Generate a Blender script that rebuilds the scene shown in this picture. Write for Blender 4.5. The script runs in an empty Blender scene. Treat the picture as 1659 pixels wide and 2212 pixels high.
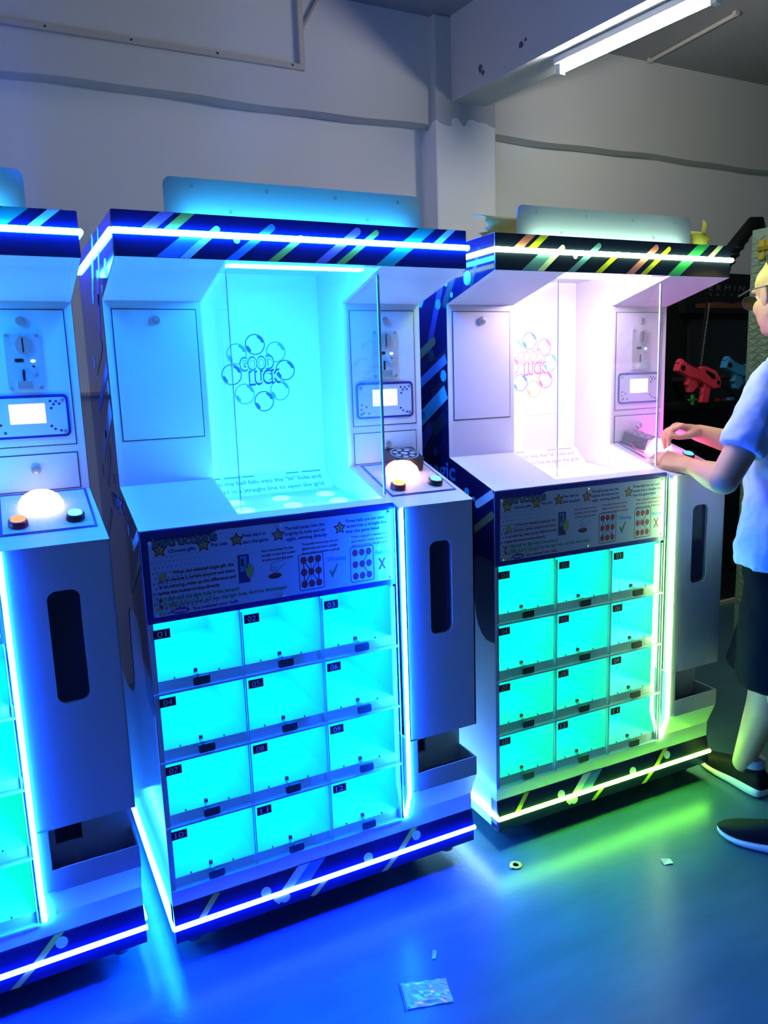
import bpy, math, random
from mathutils import Vector, Matrix
random.seed(7)
S = bpy.context.scene
COL = S.collection
PI = math.pi

# ------------------------------------------------------------------ camera, world, exposure
cam_d = bpy.data.cameras.new('camera')
cam = bpy.data.objects.new('camera', cam_d); COL.objects.link(cam); S.camera = cam
F_PX = 1656.86
cam_d.sensor_fit = 'VERTICAL'; cam_d.sensor_height = 24.0
cam_d.lens = F_PX / 2212.0 * 24.0
cam_d.clip_start = 0.02
_yaw, _pit, _rol = -0.462820813, -0.174886057, -0.0336429216
cy, sy, cp, sp, cr, sr = math.cos(_yaw), math.sin(_yaw), math.cos(_pit), math.sin(_pit), math.cos(_rol), math.sin(_rol)
fwd = Vector((-sy*cp, cy*cp, sp)); right = Vector((cy, sy, 0)); upv = right.cross(fwd)
r2 = cr*right + sr*upv; u2 = -sr*right + cr*upv
cam.matrix_world = Matrix(((r2.x, u2.x, -fwd.x, -0.26211), (r2.y, u2.y, -fwd.y, -1.76736), (r2.z, u2.z, -fwd.z, 1.43694), (0, 0, 0, 1)))

world = bpy.data.worlds.new('world'); S.world = world; world.use_nodes = True
bg = world.node_tree.nodes['Background']
bg.inputs[0].default_value = (0.36, 0.74, 1.0, 1); bg.inputs[1].default_value = 0.10
S.view_settings.view_transform = 'Standard'; S.view_settings.look = 'None'
S.view_settings.exposure = 0.0; S.view_settings.gamma = 1.0; S.view_settings.use_curve_mapping = False

# ------------------------------------------------------------------ materials
MATS = {}
def mat(name, base=(.8, .8, .8), rough=.5, metal=0.0, emit=None, strength=0.0, noise=0.0, nscale=20.0, bump=0.0, spec=.5):
    if name in MATS: return MATS[name]
    m = bpy.data.materials.new(name); m.use_nodes = True; nt = m.node_tree
    b = nt.nodes['Principled BSDF']
    b.inputs['Base Color'].default_value = (*base, 1); b.inputs['Roughness'].default_value = rough
    b.inputs['Metallic'].default_value = metal; b.inputs['Specular IOR Level'].default_value = spec
    if emit is not None:
        b.inputs['Emission Color'].default_value = (*emit, 1); b.inputs['Emission Strength'].default_value = strength
    if noise or bump:
        tc = nt.nodes.new('ShaderNodeTexCoord'); nz = nt.nodes.new('ShaderNodeTexNoise')
        nz.inputs['Scale'].default_value = nscale; nz.inputs['Detail'].default_value = 4
        nt.links.new(tc.outputs['Object'], nz.inputs['Vector'])
        if noise:
            mx = nt.nodes.new('ShaderNodeMixRGB'); mx.inputs[1].default_value = (*[c*(1-noise) for c in base], 1)
            mx.inputs[2].default_value = (*[min(1, c*(1+noise)) for c in base], 1)
            nt.links.new(nz.outputs['Fac'], mx.inputs[0]); nt.links.new(mx.outputs[0], b.inputs['Base Color'])
        if bump:
            bp = nt.nodes.new('ShaderNodeBump'); bp.inputs['Strength'].default_value = bump; bp.inputs['Distance'].default_value = .01
            nt.links.new(nz.outputs['Fac'], bp.inputs['Height']); nt.links.new(bp.outputs[0], b.inputs['Normal'])
    MATS[name] = m
    return m

def glow(name, rgb, k=1.0):
    if name in MATS: return MATS[name]
    m = bpy.data.materials.new(name); m.use_nodes = True; nt = m.node_tree
    nt.nodes.remove(nt.nodes['Principled BSDF'])
    e = nt.nodes.new('ShaderNodeEmission'); e.inputs[0].default_value = (*[c for c in rgb], 1); e.inputs[1].default_value = k
    nt.links.new(e.outputs[0], nt.nodes['Material Output'].inputs[0])
    MATS[name] = m
    return m

def clear(name, tint=(.97, .99, 1), gloss=.06, rough=.03, haze=0.0):
    if name in MATS: return MATS[name]
    m = bpy.data.materials.new(name); m.use_nodes = True; nt = m.node_tree
    nt.nodes.remove(nt.nodes['Principled BSDF'])
    t = nt.nodes.new('ShaderNodeBsdfTransparent'); t.inputs[0].default_value = (*tint, 1)
    g = nt.nodes.new('ShaderNodeBsdfGlossy'); g.inputs['Roughness'].default_value = rough
    lw = nt.nodes.new('ShaderNodeLayerWeight'); lw.inputs[0].default_value = .25
    mth = nt.nodes.new('ShaderNodeMath'); mth.operation = 'MULTIPLY_ADD'
    mth.inputs[1].default_value = .16; mth.inputs[2].default_value = gloss
    nt.links.new(lw.outputs['Fresnel'], mth.inputs[0])
    mx = nt.nodes.new('ShaderNodeMixShader'); nt.links.new(mth.outputs[0], mx.inputs[0])
    last = t
    if haze:
        d = nt.nodes.new('ShaderNodeBsdfDiffuse'); d.inputs[0].default_value = (.8, .85, .9, 1)
        m2 = nt.nodes.new('ShaderNodeMixShader'); m2.inputs[0].default_value = haze
        nt.links.new(t.outputs[0], m2.inputs[1]); nt.links.new(d.outputs[0], m2.inputs[2]); last = m2
    nt.links.new(last.outputs[0], mx.inputs[1]); nt.links.new(g.outputs[0], mx.inputs[2])
    nt.links.new(mx.outputs[0], nt.nodes['Material Output'].inputs[0])
    MATS[name] = m
    return m

WHITE = mat('white_laminate', (.64, .66, .70), .38, noise=.03, nscale=60, bump=.02)
WHITEG = mat('white_gloss', (.74, .75, .78), .12)
CELLW = mat('white_acrylic', (.82, .83, .85), .3)
NAVY = mat('navy_vinyl', (.006, .008, .05), .22)
NAVYG = mat('navy_vinyl_gloss', (.007, .009, .055), .06)
PURPLE = mat('violet_border', (.035, .03, .26), .3)
BLACK = mat('black_plastic', (.012, .012, .014), .35)
DARK = mat('dark_gap', (.02, .02, .03), .7)
CHROME = mat('chrome', (.8, .8, .82), .22, .75)
STEEL = mat('brushed_steel', (.62, .63, .66), .4, .45, noise=.1, nscale=80)
PLATE = mat('maroon_plate', (.06, .012, .03), .4)
PANELB = mat('pale_print', (.52, .58, .66), .4)
CTRLP = mat('speckled_print', (.62, .56, .52), .45, noise=.25, nscale=140)
CLEAR = clear('clear_acrylic')
CELLCLR = clear('clear_door', gloss=.03)
WIN = mat('smoked_window', (.03, .032, .06), .15)
I_NAVY = mat('ink_navy', (.03, .035, .16), .5)
I_RED = mat('ink_red', (.30, .016, .03), .5)
I_GREEN = mat('ink_green', (.03, .24, .10), .5)
I_BLUE = mat('ink_sky', (.08, .30, .62), .5)
I_YEL = mat('ink_yellow', (.50, .44, .08), .5)
I_PURP = mat('ink_purple', (.22, .03, .26), .5)
I_GREY = mat('ink_grey', (.35, .38, .45), .5)
I_WHITE = mat('ink_white', (.75, .76, .8), .5)
I_HALF = mat('ink_halftone', (.13, .25, .46), .5)
S_PINK = mat('vinyl_pink', (.62, .16, .28), .3)
S_YEL = mat('vinyl_yellow', (.66, .56, .05), .3)
S_BLUE = mat('vinyl_blue', (.10, .22, .55), .3)
S_WHITE = mat('vinyl_white', (.70, .74, .8), .3)
S_GREEN = mat('vinyl_green', (.04, .42, .20), .3)
S_OLIVE = mat('vinyl_olive', (.20, .18, .08), .2)
S_VIOLET = mat('vinyl_violet', (.07, .05, .22), .2)
S_CYAN = mat('vinyl_cyan', (.10, .45, .62), .2)
SKIN = mat('skin', (.60, .33, .17), .5, noise=.06, nscale=30, bump=.03)
RUBBER = mat('grey_rubber', (.10, .10, .11), .6)

# ------------------------------------------------------------------ mesh builder
class MB:
    def __init__(s): s.v = []; s.f = []; s.m = []; s.mats = []
    def mi(s, m):
        if m not in s.mats: s.mats.append(m)
        return s.mats.index(m)
    def add(s, vs, fs, m):
        o = len(s.v); k = s.mi(m)
        s.v += [tuple(p) for p in vs]; s.f += [tuple(i+o for i in f) for f in fs]; s.m += [k]*len(fs)
        return s
    def box(s, x0, x1, y0, y1, z0, z1, m, M=None):
        vs = [(x, y, z) for x in (x0, x1) for y in (y0, y1) for z in (z0, z1)]
        if M is not None: vs = [M @ Vector(p) for p in vs]
        return s.add(vs, [(0, 1, 3, 2), (4, 6, 7, 5), (0, 4, 5, 1), (2, 3, 7, 6), (0, 2, 6, 4), (1, 5, 7, 3)], m)
    def prism(s, poly, T, h0, h1, m):
        n = len(poly)
        vs = [T(a, b, h0) for a, b in poly] + [T(a, b, h1) for a, b in poly]
        fs = [tuple(range(n-1, -1, -1)), tuple(range(n, 2*n))] + [(i, (i+1) % n, n+(i+1) % n, n+i) for i in range(n)]
        return s.add(vs, fs, m)
    def flat(s, poly, T, h, m):
        return s.add([T(a, b, h) for a, b in poly], [tuple(range(len(poly)))], m)
    def tube(s, pts, r, m, n=8, cap=True):
        pts = [Vector(p) for p in pts]; rs = r if isinstance(r, (list, tuple)) else [r]*len(pts)
        vs = []; fs = []; prev = None
        for i, p in enumerate(pts):
            d = (pts[min(i+1, len(pts)-1)] - pts[max(i-1, 0)]).normalized()
            if prev is None:
                a = d.orthogonal().normalized()
            else:
                a = (prev - d*prev.dot(d)); a = a.normalized() if a.length > 1e-6 else d.orthogonal().normalized()
            prev = a; b = d.cross(a)
            for k in range(n):
                t = 2*PI*k/n; vs.append(p + (a*math.cos(t) + b*math.sin(t))*rs[i])
        for i in range(len(pts)-1):
            for k in range(n):
                fs.append((i*n+k, i*n+(k+1) % n, (i+1)*n+(k+1) % n, (i+1)*n+k))
        if cap: fs += [tuple(range(n-1, -1, -1)), tuple((len(pts)-1)*n+k for k in range(n))]
        return s.add(vs, fs, m)
    def lathe(s, prof, c, ax, m, n=20):
        ax = Vector(ax).normalized(); a = ax.orthogonal().normalized(); b = ax.cross(a); c = Vector(c)
        vs = []; fs = []
        for r, h in prof:
            for k in range(n):
                t = 2*PI*k/n; vs.append(c + ax*h + (a*math.cos(t)+b*math.sin(t))*max(r, 1e-5))
        for i in range(len(prof)-1):
            for k in range(n):
                fs.append((i*n+k, i*n+(k+1) % n, (i+1)*n+(k+1) % n, (i+1)*n+k))
        fs += [tuple(range(n-1, -1, -1)), tuple((len(prof)-1)*n+k for k in range(n))]
        return s.add(vs, fs, m)
    def ell(s, c, r, m, M=None, nu=16, nv=10):
        c = Vector(c); vs = []; fs = []
        for j in range(nv+1):
            ph = PI*j/nv
            for i in range(nu):
                t = 2*PI*i/nu
                p = Vector((r[0]*math.sin(ph)*math.cos(t), r[1]*math.sin(ph)*math.sin(t), r[2]*math.cos(ph)))
                if M is not None: p = M @ p
                vs.append(c+p)
        for j in range(nv):
            for i in range(nu):
                fs.append((j*nu+i, (j+1)*nu+i, (j+1)*nu+(i+1) % nu, j*nu+(i+1) % nu))
        return s.add(vs, fs, m)
    def cap(s, p0, r0, p1, r1, m, n=26, e=6):
        p0 = Vector(p0); p1 = Vector(p1); d = (p1-p0); L = d.length; d.normalize()
        prof = [(r0*math.sin(PI/2*i/e), -r0*math.cos(PI/2*i/e)) for i in range(e+1)] + [(r1*math.cos(PI/2*i/e), L+r1*math.sin(PI/2*i/e)) for i in range(e+1)]
        return s.lathe(prof, p0, d, m, n)
    def loft(s, secs, m, closed=True):
        n = len(secs[0]); vs = [p for sec in secs for p in sec]; fs = []
        for i in range(len(secs)-1):
            for k in range(n):
                fs.append((i*n+k, i*n+(k+1) % n, (i+1)*n+(k+1) % n, (i+1)*n+k))
        if closed: fs += [tuple(range(n-1, -1, -1)), tuple((len(secs)-1)*n+k for k in range(n))]
        return s.add(vs, fs, m)
    def build(s, name, parent=None, smooth=False, label=None, bevel=0, kind=None):
        if name.endswith(('_text', '_print', '_graphic', '_pattern', '_picture', '_row', '_chain')): kind = 'stuff'
        me = bpy.data.meshes.new(name); me.from_pydata(s.v, [], s.f)
        for m in s.mats: me.materials.append(m)
        me.polygons.foreach_set('material_index', s.m)
        me.update()
        if smooth:
            me.polygons.foreach_set('use_smooth', [True]*len(me.polygons))
        o = bpy.data.objects.new(name, me); COL.objects.link(o)
        if parent is not None: o.parent = parent
        if label: o['label'] = label
        if kind: o['kind'] = kind
        if smooth == 'auto' or (smooth and bevel == 0 and smooth != 'all'):
            try: me.set_sharp_from_angle(angle=math.radians(40))
            except Exception: pass
        if bevel:
            b = o.modifiers.new('bevel', 'BEVEL'); b.width = bevel; b.segments = 2; b.limit_method = 'ANGLE'
        return o

def tag(o, label, cat, group=None):
    o['label'] = label; o['category'] = cat
    if group: o['group'] = group
    return o
def root(name, loc, rz, label, cat, group=None):
    o = bpy.data.objects.new(name, None); COL.objects.link(o)
    o.location = loc; o.rotation_euler = (0, 0, rz); o.empty_display_size = .05
    return tag(o, label, cat, group)
def structure(o): o['kind'] = 'structure'; return o

# flat lettering from the built-in font, as 2D polygons
_tc = {}
def glyphs(body, bold=0.0):
    k = (body, bold)
    if k in _tc: return _tc[k]
    cu = bpy.data.curves.new('t', 'FONT'); cu.body = body; cu.size = 1; cu.offset = bold; cu.resolution_u = 3
    o = bpy.data.objects.new('t', cu); COL.objects.link(o)
    me = o.to_mesh()
    vs = [(v.co.x, v.co.y) for v in me.vertices]; fs = [tuple(p.vertices) for p in me.polygons]
    o.to_mesh_clear(); bpy.data.objects.remove(o); bpy.data.curves.remove(cu)
    _tc[k] = (vs, fs); return _tc[k]
def text(mb, body, T, a0, b0, w, cap_h, m, h=.0006, bold=0.02, shear=0.0, tilt=0.0):
    vs, fs = glyphs(body, bold)
    if not vs: return
    x0 = min(v[0] for v in vs); x1 = max(v[0] for v in vs)
    sx = w/max(x1-x0, 1e-6); sz = cap_h/.70
    out = []
    for x, y in vs:
        a = (x-x0)*sx; b = y*sz
        out.append(T(a0+a+b*shear, b0+b+a*tilt, h))
    mb.add(out, fs, m)
def circle(cx, cy, r, n=16, ry=None):
    ry = ry or r
    return [(cx+r*math.cos(2*PI*i/n), cy+ry*math.sin(2*PI*i/n)) for i in range(n)]
def rrect(x0, x1, y0, y1, r, n=5):
    out = []
    for cx, cy_, a in ((x1-r, y1-r, 0), (x0+r, y1-r, 90), (x0+r, y0+r, 180), (x1-r, y0+r, 270)):
        for i in range(n+1):
            t = math.radians(a+90*i/n); out.append((cx+r*math.cos(t), cy_+r*math.sin(t)))
    return out
def bar(p, q, w, round0=False, round1=False, n=6):
    """flat strip from p to q, optionally with rounded ends"""
    dx, dy = q[0]-p[0], q[1]-p[1]; L = math.hypot(dx, dy); ux, uy = dx/L, dy/L; nx, ny = -uy, ux; r = w/2
    out = []
    if round1:
        for i in range(n+1):
            t = -PI/2+PI*i/n; out.append((q[0]+r*(ux*math.cos(t)+nx*math.sin(t)), q[1]+r*(uy*math.cos(t)+ny*math.sin(t))))
    else: out += [(q[0]-nx*r, q[1]-ny*r), (q[0]+nx*r, q[1]+ny*r)]
    if round0:
        for i in range(n+1):
            t = PI/2+PI*i/n; out.append((p[0]+r*(ux*math.cos(t)+nx*math.sin(t)), p[1]+r*(uy*math.cos(t)+ny*math.sin(t))))
    else: out += [(p[0]+nx*r, p[1]+ny*r), (p[0]-nx*r, p[1]-ny*r)]
    return out
def ring(mb, outer, inner, T, h, m):
    n = len(outer); mb.add([T(a, b, h) for a, b in outer]+[T(a, b, h) for a, b in inner], [(i, (i+1) % n, n+(i+1) % n, n+i) for i in range(n)], m)
def clip_z(poly, lo, hi):
    def cut(poly, f):
        out = []
        for i in range(len(poly)):
            p, q = poly[i], poly[(i+1) % len(poly)]; a, b = f(p), f(q)
            if a >= 0: out.append(p)
            if a*b < 0: t = a/(a-b); out.append((p[0]+(q[0]-p[0])*t, p[1]+(q[1]-p[1])*t))
        return out
    return cut(cut(poly, lambda p: p[1]-lo), lambda p: hi-p[1])
def clip_x(poly, lo, hi):
    sw = [(b, a) for a, b in poly]
    return [(a, b) for b, a in clip_z(sw, lo, hi)]

# ------------------------------------------------------------------ the room
WY = 2.0; CZ = 3.22
def floor_mat():
    m = bpy.data.materials.new('epoxy_floor'); m.use_nodes = True; nt = m.node_tree; b = nt.nodes['Principled BSDF']
    tc = nt.nodes.new('ShaderNodeTexCoord'); mp = nt.nodes.new('ShaderNodeMapping'); mp.inputs['Scale'].default_value = (1.2, 5, 1)
    nt.links.new(tc.outputs['Object'], mp.inputs[0])
    n1 = nt.nodes.new('ShaderNodeTexNoise'); n1.inputs['Scale'].default_value = 2.2; n1.inputs['Detail'].default_value = 6
    nt.links.new(mp.outputs[0], n1.inputs['Vector'])
    cr_ = nt.nodes.new('ShaderNodeValToRGB'); cr_.color_ramp.elements[0].color = (.035, .095, .125, 1); cr_.color_ramp.elements[1].color = (.055, .13, .165, 1)
    cr_.color_ramp.elements[0].position = .3; cr_.color_ramp.elements[1].position = .75
    nt.links.new(n1.outputs['Fac'], cr_.inputs[0]); nt.links.new(cr_.outputs[0], b.inputs['Base Color'])
    n2 = nt.nodes.new('ShaderNodeTexNoise'); n2.inputs['Scale'].default_value = 90; n2.inputs['Detail'].default_value = 3
    nt.links.new(tc.outputs['Object'], n2.inputs['Vector'])
    bp = nt.nodes.new('ShaderNodeBump'); bp.inputs['Strength'].default_value = .12; bp.inputs['Distance'].default_value = .004
    nt.links.new(n2.outputs['Fac'], bp.inputs['Height']); nt.links.new(bp.outputs[0], b.inputs['Normal'])
    b.inputs['Roughness'].default_value = .30; b.inputs['Specular IOR Level'].default_value = .35
    return m
def wall_mat(name, c0, c1, rough=.85, jag=None):
    m = bpy.data.materials.new(name); m.use_nodes = True; nt = m.node_tree; b = nt.nodes['Principled BSDF']
    tc = nt.nodes.new('ShaderNodeTexCoord')
    n1 = nt.nodes.new('ShaderNodeTexNoise'); n1.inputs['Scale'].default_value = 1.6; n1.inputs['Detail'].default_value = 5
    nt.links.new(tc.outputs['Object'], n1.inputs['Vector'])
    mx = nt.nodes.new('ShaderNodeMixRGB'); mx.inputs[1].default_value = (*c0, 1); mx.inputs[2].default_value = (*c1, 1)
    nt.links.new(n1.outputs['Fac'], mx.inputs[0]); out = mx
    if jag:
        zj, cj = jag
        sx = nt.nodes.new('ShaderNodeSeparateXYZ'); nt.links.new(tc.outputs['Object'], sx.inputs[0])
        nj = nt.nodes.new('ShaderNodeTexNoise'); nj.inputs['Scale'].default_value = 9; nj.inputs['Detail'].default_value = 1
        nt.links.new(tc.outputs['Object'], nj.inputs['Vector'])
        ma = nt.nodes.new('ShaderNodeMath'); ma.operation = 'MULTIPLY_ADD'; ma.inputs[1].default_value = .16
        nt.links.new(nj.outputs['Fac'], ma.inputs[0]); nt.links.new(sx.outputs['Z'], ma.inputs[2])
        gt = nt.nodes.new('ShaderNodeMath'); gt.operation = 'GREATER_THAN'; gt.inputs[1].default_value = zj+.08
        nt.links.new(ma.outputs[0], gt.inputs[0])
        m2 = nt.nodes.new('ShaderNodeMixRGB'); m2.inputs[2].default_value = (*cj, 1)
        nt.links.new(gt.outputs[0], m2.inputs[0]); nt.links.new(mx.outputs[0], m2.inputs[1]); out = m2
    nt.links.new(out.outputs[0], b.inputs['Base Color']); b.inputs['Roughness'].default_value = rough
    n2 = nt.nodes.new('ShaderNodeTexNoise'); n2.inputs['Scale'].default_value = 45; n2.inputs['Detail'].default_value = 4
    nt.links.new(tc.outputs['Object'], n2.inputs['Vector'])
    bp = nt.nodes.new('ShaderNodeBump'); bp.inputs['Strength'].default_value = .25; bp.inputs['Distance'].default_value = .006
    nt.links.new(n2.outputs['Fac'], bp.inputs['Height']); nt.links.new(bp.outputs[0], b.inputs['Normal'])
    return m
W_LOW = wall_mat('wall_paint', (.76, .75, .71), (.80, .79, .76))
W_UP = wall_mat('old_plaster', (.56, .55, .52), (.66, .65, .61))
W_COL = wall_mat('pillar_paint', (.78, .78, .78), (.84, .84, .84), jag=(2.72, (.48, .48, .49)))
W_BEAM = wall_mat('beam_paint', (.52, .52, .50), (.62, .62, .59))
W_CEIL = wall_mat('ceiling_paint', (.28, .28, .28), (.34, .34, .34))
W_DADO = wall_mat('dado_paint', (.40, .40, .42), (.46, .46, .48))

structure(MB().box(-5, 7, -6, WY+.1, -.08, 0, floor_mat()).build('floor'))
structure(MB().box(-5, 7, WY, WY+.12, 0, CZ, W_LOW).build('wall_back'))
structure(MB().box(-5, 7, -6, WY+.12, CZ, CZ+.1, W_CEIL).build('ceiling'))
b = MB()
# bond beam above the wall, slightly wavy lower edge
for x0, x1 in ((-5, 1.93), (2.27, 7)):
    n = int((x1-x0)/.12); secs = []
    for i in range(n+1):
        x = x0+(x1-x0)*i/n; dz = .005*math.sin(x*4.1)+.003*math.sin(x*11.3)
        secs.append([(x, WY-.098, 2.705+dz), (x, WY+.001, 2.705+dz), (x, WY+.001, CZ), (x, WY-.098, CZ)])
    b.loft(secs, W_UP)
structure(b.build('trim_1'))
structure(MB().box(-5, 7, WY-.035, WY, 1.395, 1.41, W_DADO).box(-5, 7, WY-.02, WY, 0, 1.395, W_DADO).build('trim_2'))
structure(MB().box(1.913, 2.287, 1.85, WY+.05, 0, CZ, W_COL).build('wall_pillar', bevel=.012))
b = MB()
bl0, br0, bl1, br1 = (2.012, 1.851), (2.217, 1.851), (2.012+.0933*4, -2.0), (2.217+.1084*4, -2.0)
b.add([(bl0[0], bl0[1], 2.816), (br0[0], br0[1], 2.816), (br1[0], br1[1], 2.816), (bl1[0], bl1[1], 2.816),
       (bl0[0], bl0[1], CZ+.02), (br0[0], br0[1], CZ+.02), (br1[0], br1[1], CZ+.02), (bl1[0], bl1[1], CZ+.02)],
      [(0, 1, 2, 3), (4, 7, 6, 5), (0, 4, 5, 1), (1, 5, 6, 2), (2, 6, 7, 3), (3, 7, 4, 0)], W_BEAM)
structure(b.build('ceiling_beam'))
# plaster chips on the beam's side, stains
CHIP = mat('chipped_plaster', (.10, .10, .11), .9)
b = MB()
for y, z, s_ in ((1.62, 2.90, .022), (1.60, 2.875, .014), (1.33, 2.905, .016), (1.30, 2.915, .009), (.98, 2.98, .02)):
    x = 2.012+.0933*(1.851-y)
    T = lambda a, c, h: (x-h, y-a, z+c)
    b.prism([(s_*random.uniform(.6, 1.2)*math.cos(t), s_*random.uniform(.6, 1.2)*math.sin(t)) for t in [i*PI/4 for i in range(8)]], T, 0, .0015, CHIP)
structure(b.build('trim_3'))

# cable trunking on the back wall
TRUNK = mat('cream_trunking', (.50, .46, .40), .5)
t = root('cable_trunking', (1.21, WY-.098, 2.883), 0, 'thin cream cable trunking running along the upper back wall and up to the ceiling', 'trunking')
yb = -.02
b = MB().box(-5.5, .012, yb, .0, -.012, .012, TRUNK)
b.build('horizontal_run', t)
MB().box(-.012, .012, yb-.004, 0, .012, .32, TRUNK).build('vertical_run', t)
MB().tube([(.012, yb/2, .17), (.105, yb/2, .32)], .011, TRUNK, 6).build('diagonal_strut', t)
b = MB()
for i in range(14): b.lathe([(.005, 0), (.005, .002)], (-.05-i*.36+.03*math.sin(i*3), yb, .002), (0, -1, 0), DARK, 8)
b.build('screw_row', t)

# fluorescent batten under the beam
def batten(loc, d, L, name, label, k):
    t = root('fluorescent_lamp', loc, math.atan2(d[1], d[0]), label, 'lamp')
    MB().box(0, L, -.03, .03, -.03, -.001, mat('batten_white', (.8, .8, .8), .4)).build('batten', t, bevel=.004)
    MB().tube([(.03, 0, -.055), (L-.03, 0, -.055)], .014, glow('tube_'+name, (1.0, .98, .93), k), 12).build('tube', t, smooth=True, label='glowing white fluorescent tube')
    for x0 in (.005, L-.03):
        MB().box(x0, x0+.025, -.016, .016, -.075, -.03, mat('holder_white', (.75, .75, .75), .4)).build('lamp_holder', t)
    return t
batten((2.165, 1.20, 2.8145), (.094, -.78), .80, 'main', 'lit fluorescent tube lamp under the ceiling beam at the top right', 155)
batten((-2.6, 1.75, CZ-.001), (0, -1), 1.2, 'left', 'fluorescent tube lamp added unseen on the ceiling at the left to brighten the wall', 110)  # extra lamp out of view, added to lift the left part of the wall
t = root('ceiling_conduit', (3.39, 1.87, CZ-.002), 0, 'thin pale unlit conduit on the dark ceiling at the upper right', 'conduit')
MB().tube([(0, 0, -.012), (-.04, -.64, -.012)], .011, TRUNK, 8).build('pipe', t)
for cx_, cy_ in ((0, -.01), (-.04, -.63)): MB().box(cx_-.015, cx_+.015, cy_-.01, cy_+.01, -.02, 0, TRUNK).build('clip', t)

# ------------------------------------------------------------------ the prize machines
W = .876; XR = .646; BX0 = .655; YX = -.033; K = .3106; ZD = 1.1106; YC = .241; D = .68
nrm = Vector((0, -K, 1)).normalized()
def Td(a, b, h):           # deck plane: a = x, b = y
    p = Vector((a, b, ZD+K*b)) + nrm*h; return (p.x, p.y, p.z)
def Tf(y):                 # plane facing the front
    return lambda a, b, h: (a, y-h, b)
Tl = lambda a, b, h: (-h, a, b)        # left side, a = y (depth)
def Tr(a, b, h): return (W+h, a, b)
def strip_u(pts, w, m, name, parent, label):
    """half-round neon strip along a polyline"""
    mb = MB(); mb.tube(pts, w, m, 8); return mb.build(name, parent, smooth=True, label=label)

def side_graphics(mb, T, flip):
    body = [(.001, .665), (.02, .661), (.045, .662), (.07, .675), (.09, .70), (.102, .735), (.108, .79), (.115, .84), (.14, .868), (.2, .872), (.26, .868), (.29, .84), (.3, .76), (.305, .66), (.32, .62), (.36, .595), (.45, .585), (.56, .60), (.68, .62),
            (.68, 1.799), (-.011, 1.799), (-.011, 1.706), (.242, 1.641), (.242, 1.1868), (.001, 1.112)]
    mb.flat(body, T, .0012, NAVYG)
    h = .0018
    for a, z, r in ((.123, 1.701, .020), (.21, 1.664, .008), (.29, 1.645, .016), (.266, 1.433, .018), (.324, 1.198, .015), (.40, 1.31, .014), (.142, 1.091, .014), (.105, 1.075, .008), (.5, 1.5, .02), (.55, 1.2, .018)):
        mb.flat(circle(a, z, r, 14), T, h, S_CYAN if z > 1.38 or a < .2 else S_VIOLET)
    for p, q, w, m, r0, r1 in (((.47, 1.475), (.323, 1.538), .028, S_OLIVE, 0, 1), ((.5, 1.372), (.248, 1.484), .03, S_BLUE, 0, 0), ((.5, 1.25), (.252, 1.385), .045, S_CYAN, 0, 0),
                               ((.45, 1.18), (.36, 1.268), .04, S_VIOLET, 1, 1), ((.085, 1.062), (.002, 1.104), .024, S_WHITE, 1, 0), ((.19, .93), (.002, 1.045), .022, S_OLIVE, 1, 0),
                               ((.35, 1.52), (.27, 1.70), .03, S_VIOLET, 1, 1), ((.40, 1.66), (.30, 1.798), .03, S_CYAN, 1, 0), ((.24, 1.70), (.19, 1.798), .018, S_CYAN, 1, 0), ((.60, 1.0), (.45, 1.09), .03, S_VIOLET, 1, 1)):
        mb.flat(bar(p, q, w, r0, r1), T, h+.0003*(m is S_OLIVE), m)
    if flip: text(mb, 'magic', lambda a, b, hh: T(.205+a, b, hh), 0, 1.118, .20, .055, S_VIOLET, h+.0008, .02)
    else: text(mb, 'magic', lambda a, b, hh: T(.405-a, b, hh), 0, 1.118, .20, .055, S_BLUE, h+.0008, .02)

def stripe(mb, T, p, q, w, m, lo, hi, r0=0, r1=0, h=.0008):
    poly = clip_x(clip_z(bar(p, q, w, r0, r1), lo, hi), .001, W-.001)
    if len(poly) > 2: mb.flat(poly, T, h, m)

def lock(parent, T, a, b, r=.012, name='lock'):
    c = T(a, b, 0); c2 = T(a, b, 1); ax = Vector(c2)-Vector(c)
    mb = MB().lathe([(r, 0), (r, .004), (r*.86, .007), (r*.84, .007), (r*.80, .005), (r*.78, .009), (r*.2, .010)], c, ax, CHROME, 18)
    o = mb.build(name, parent, smooth=True, label='chrome key lock')
    return o, mb

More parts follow.
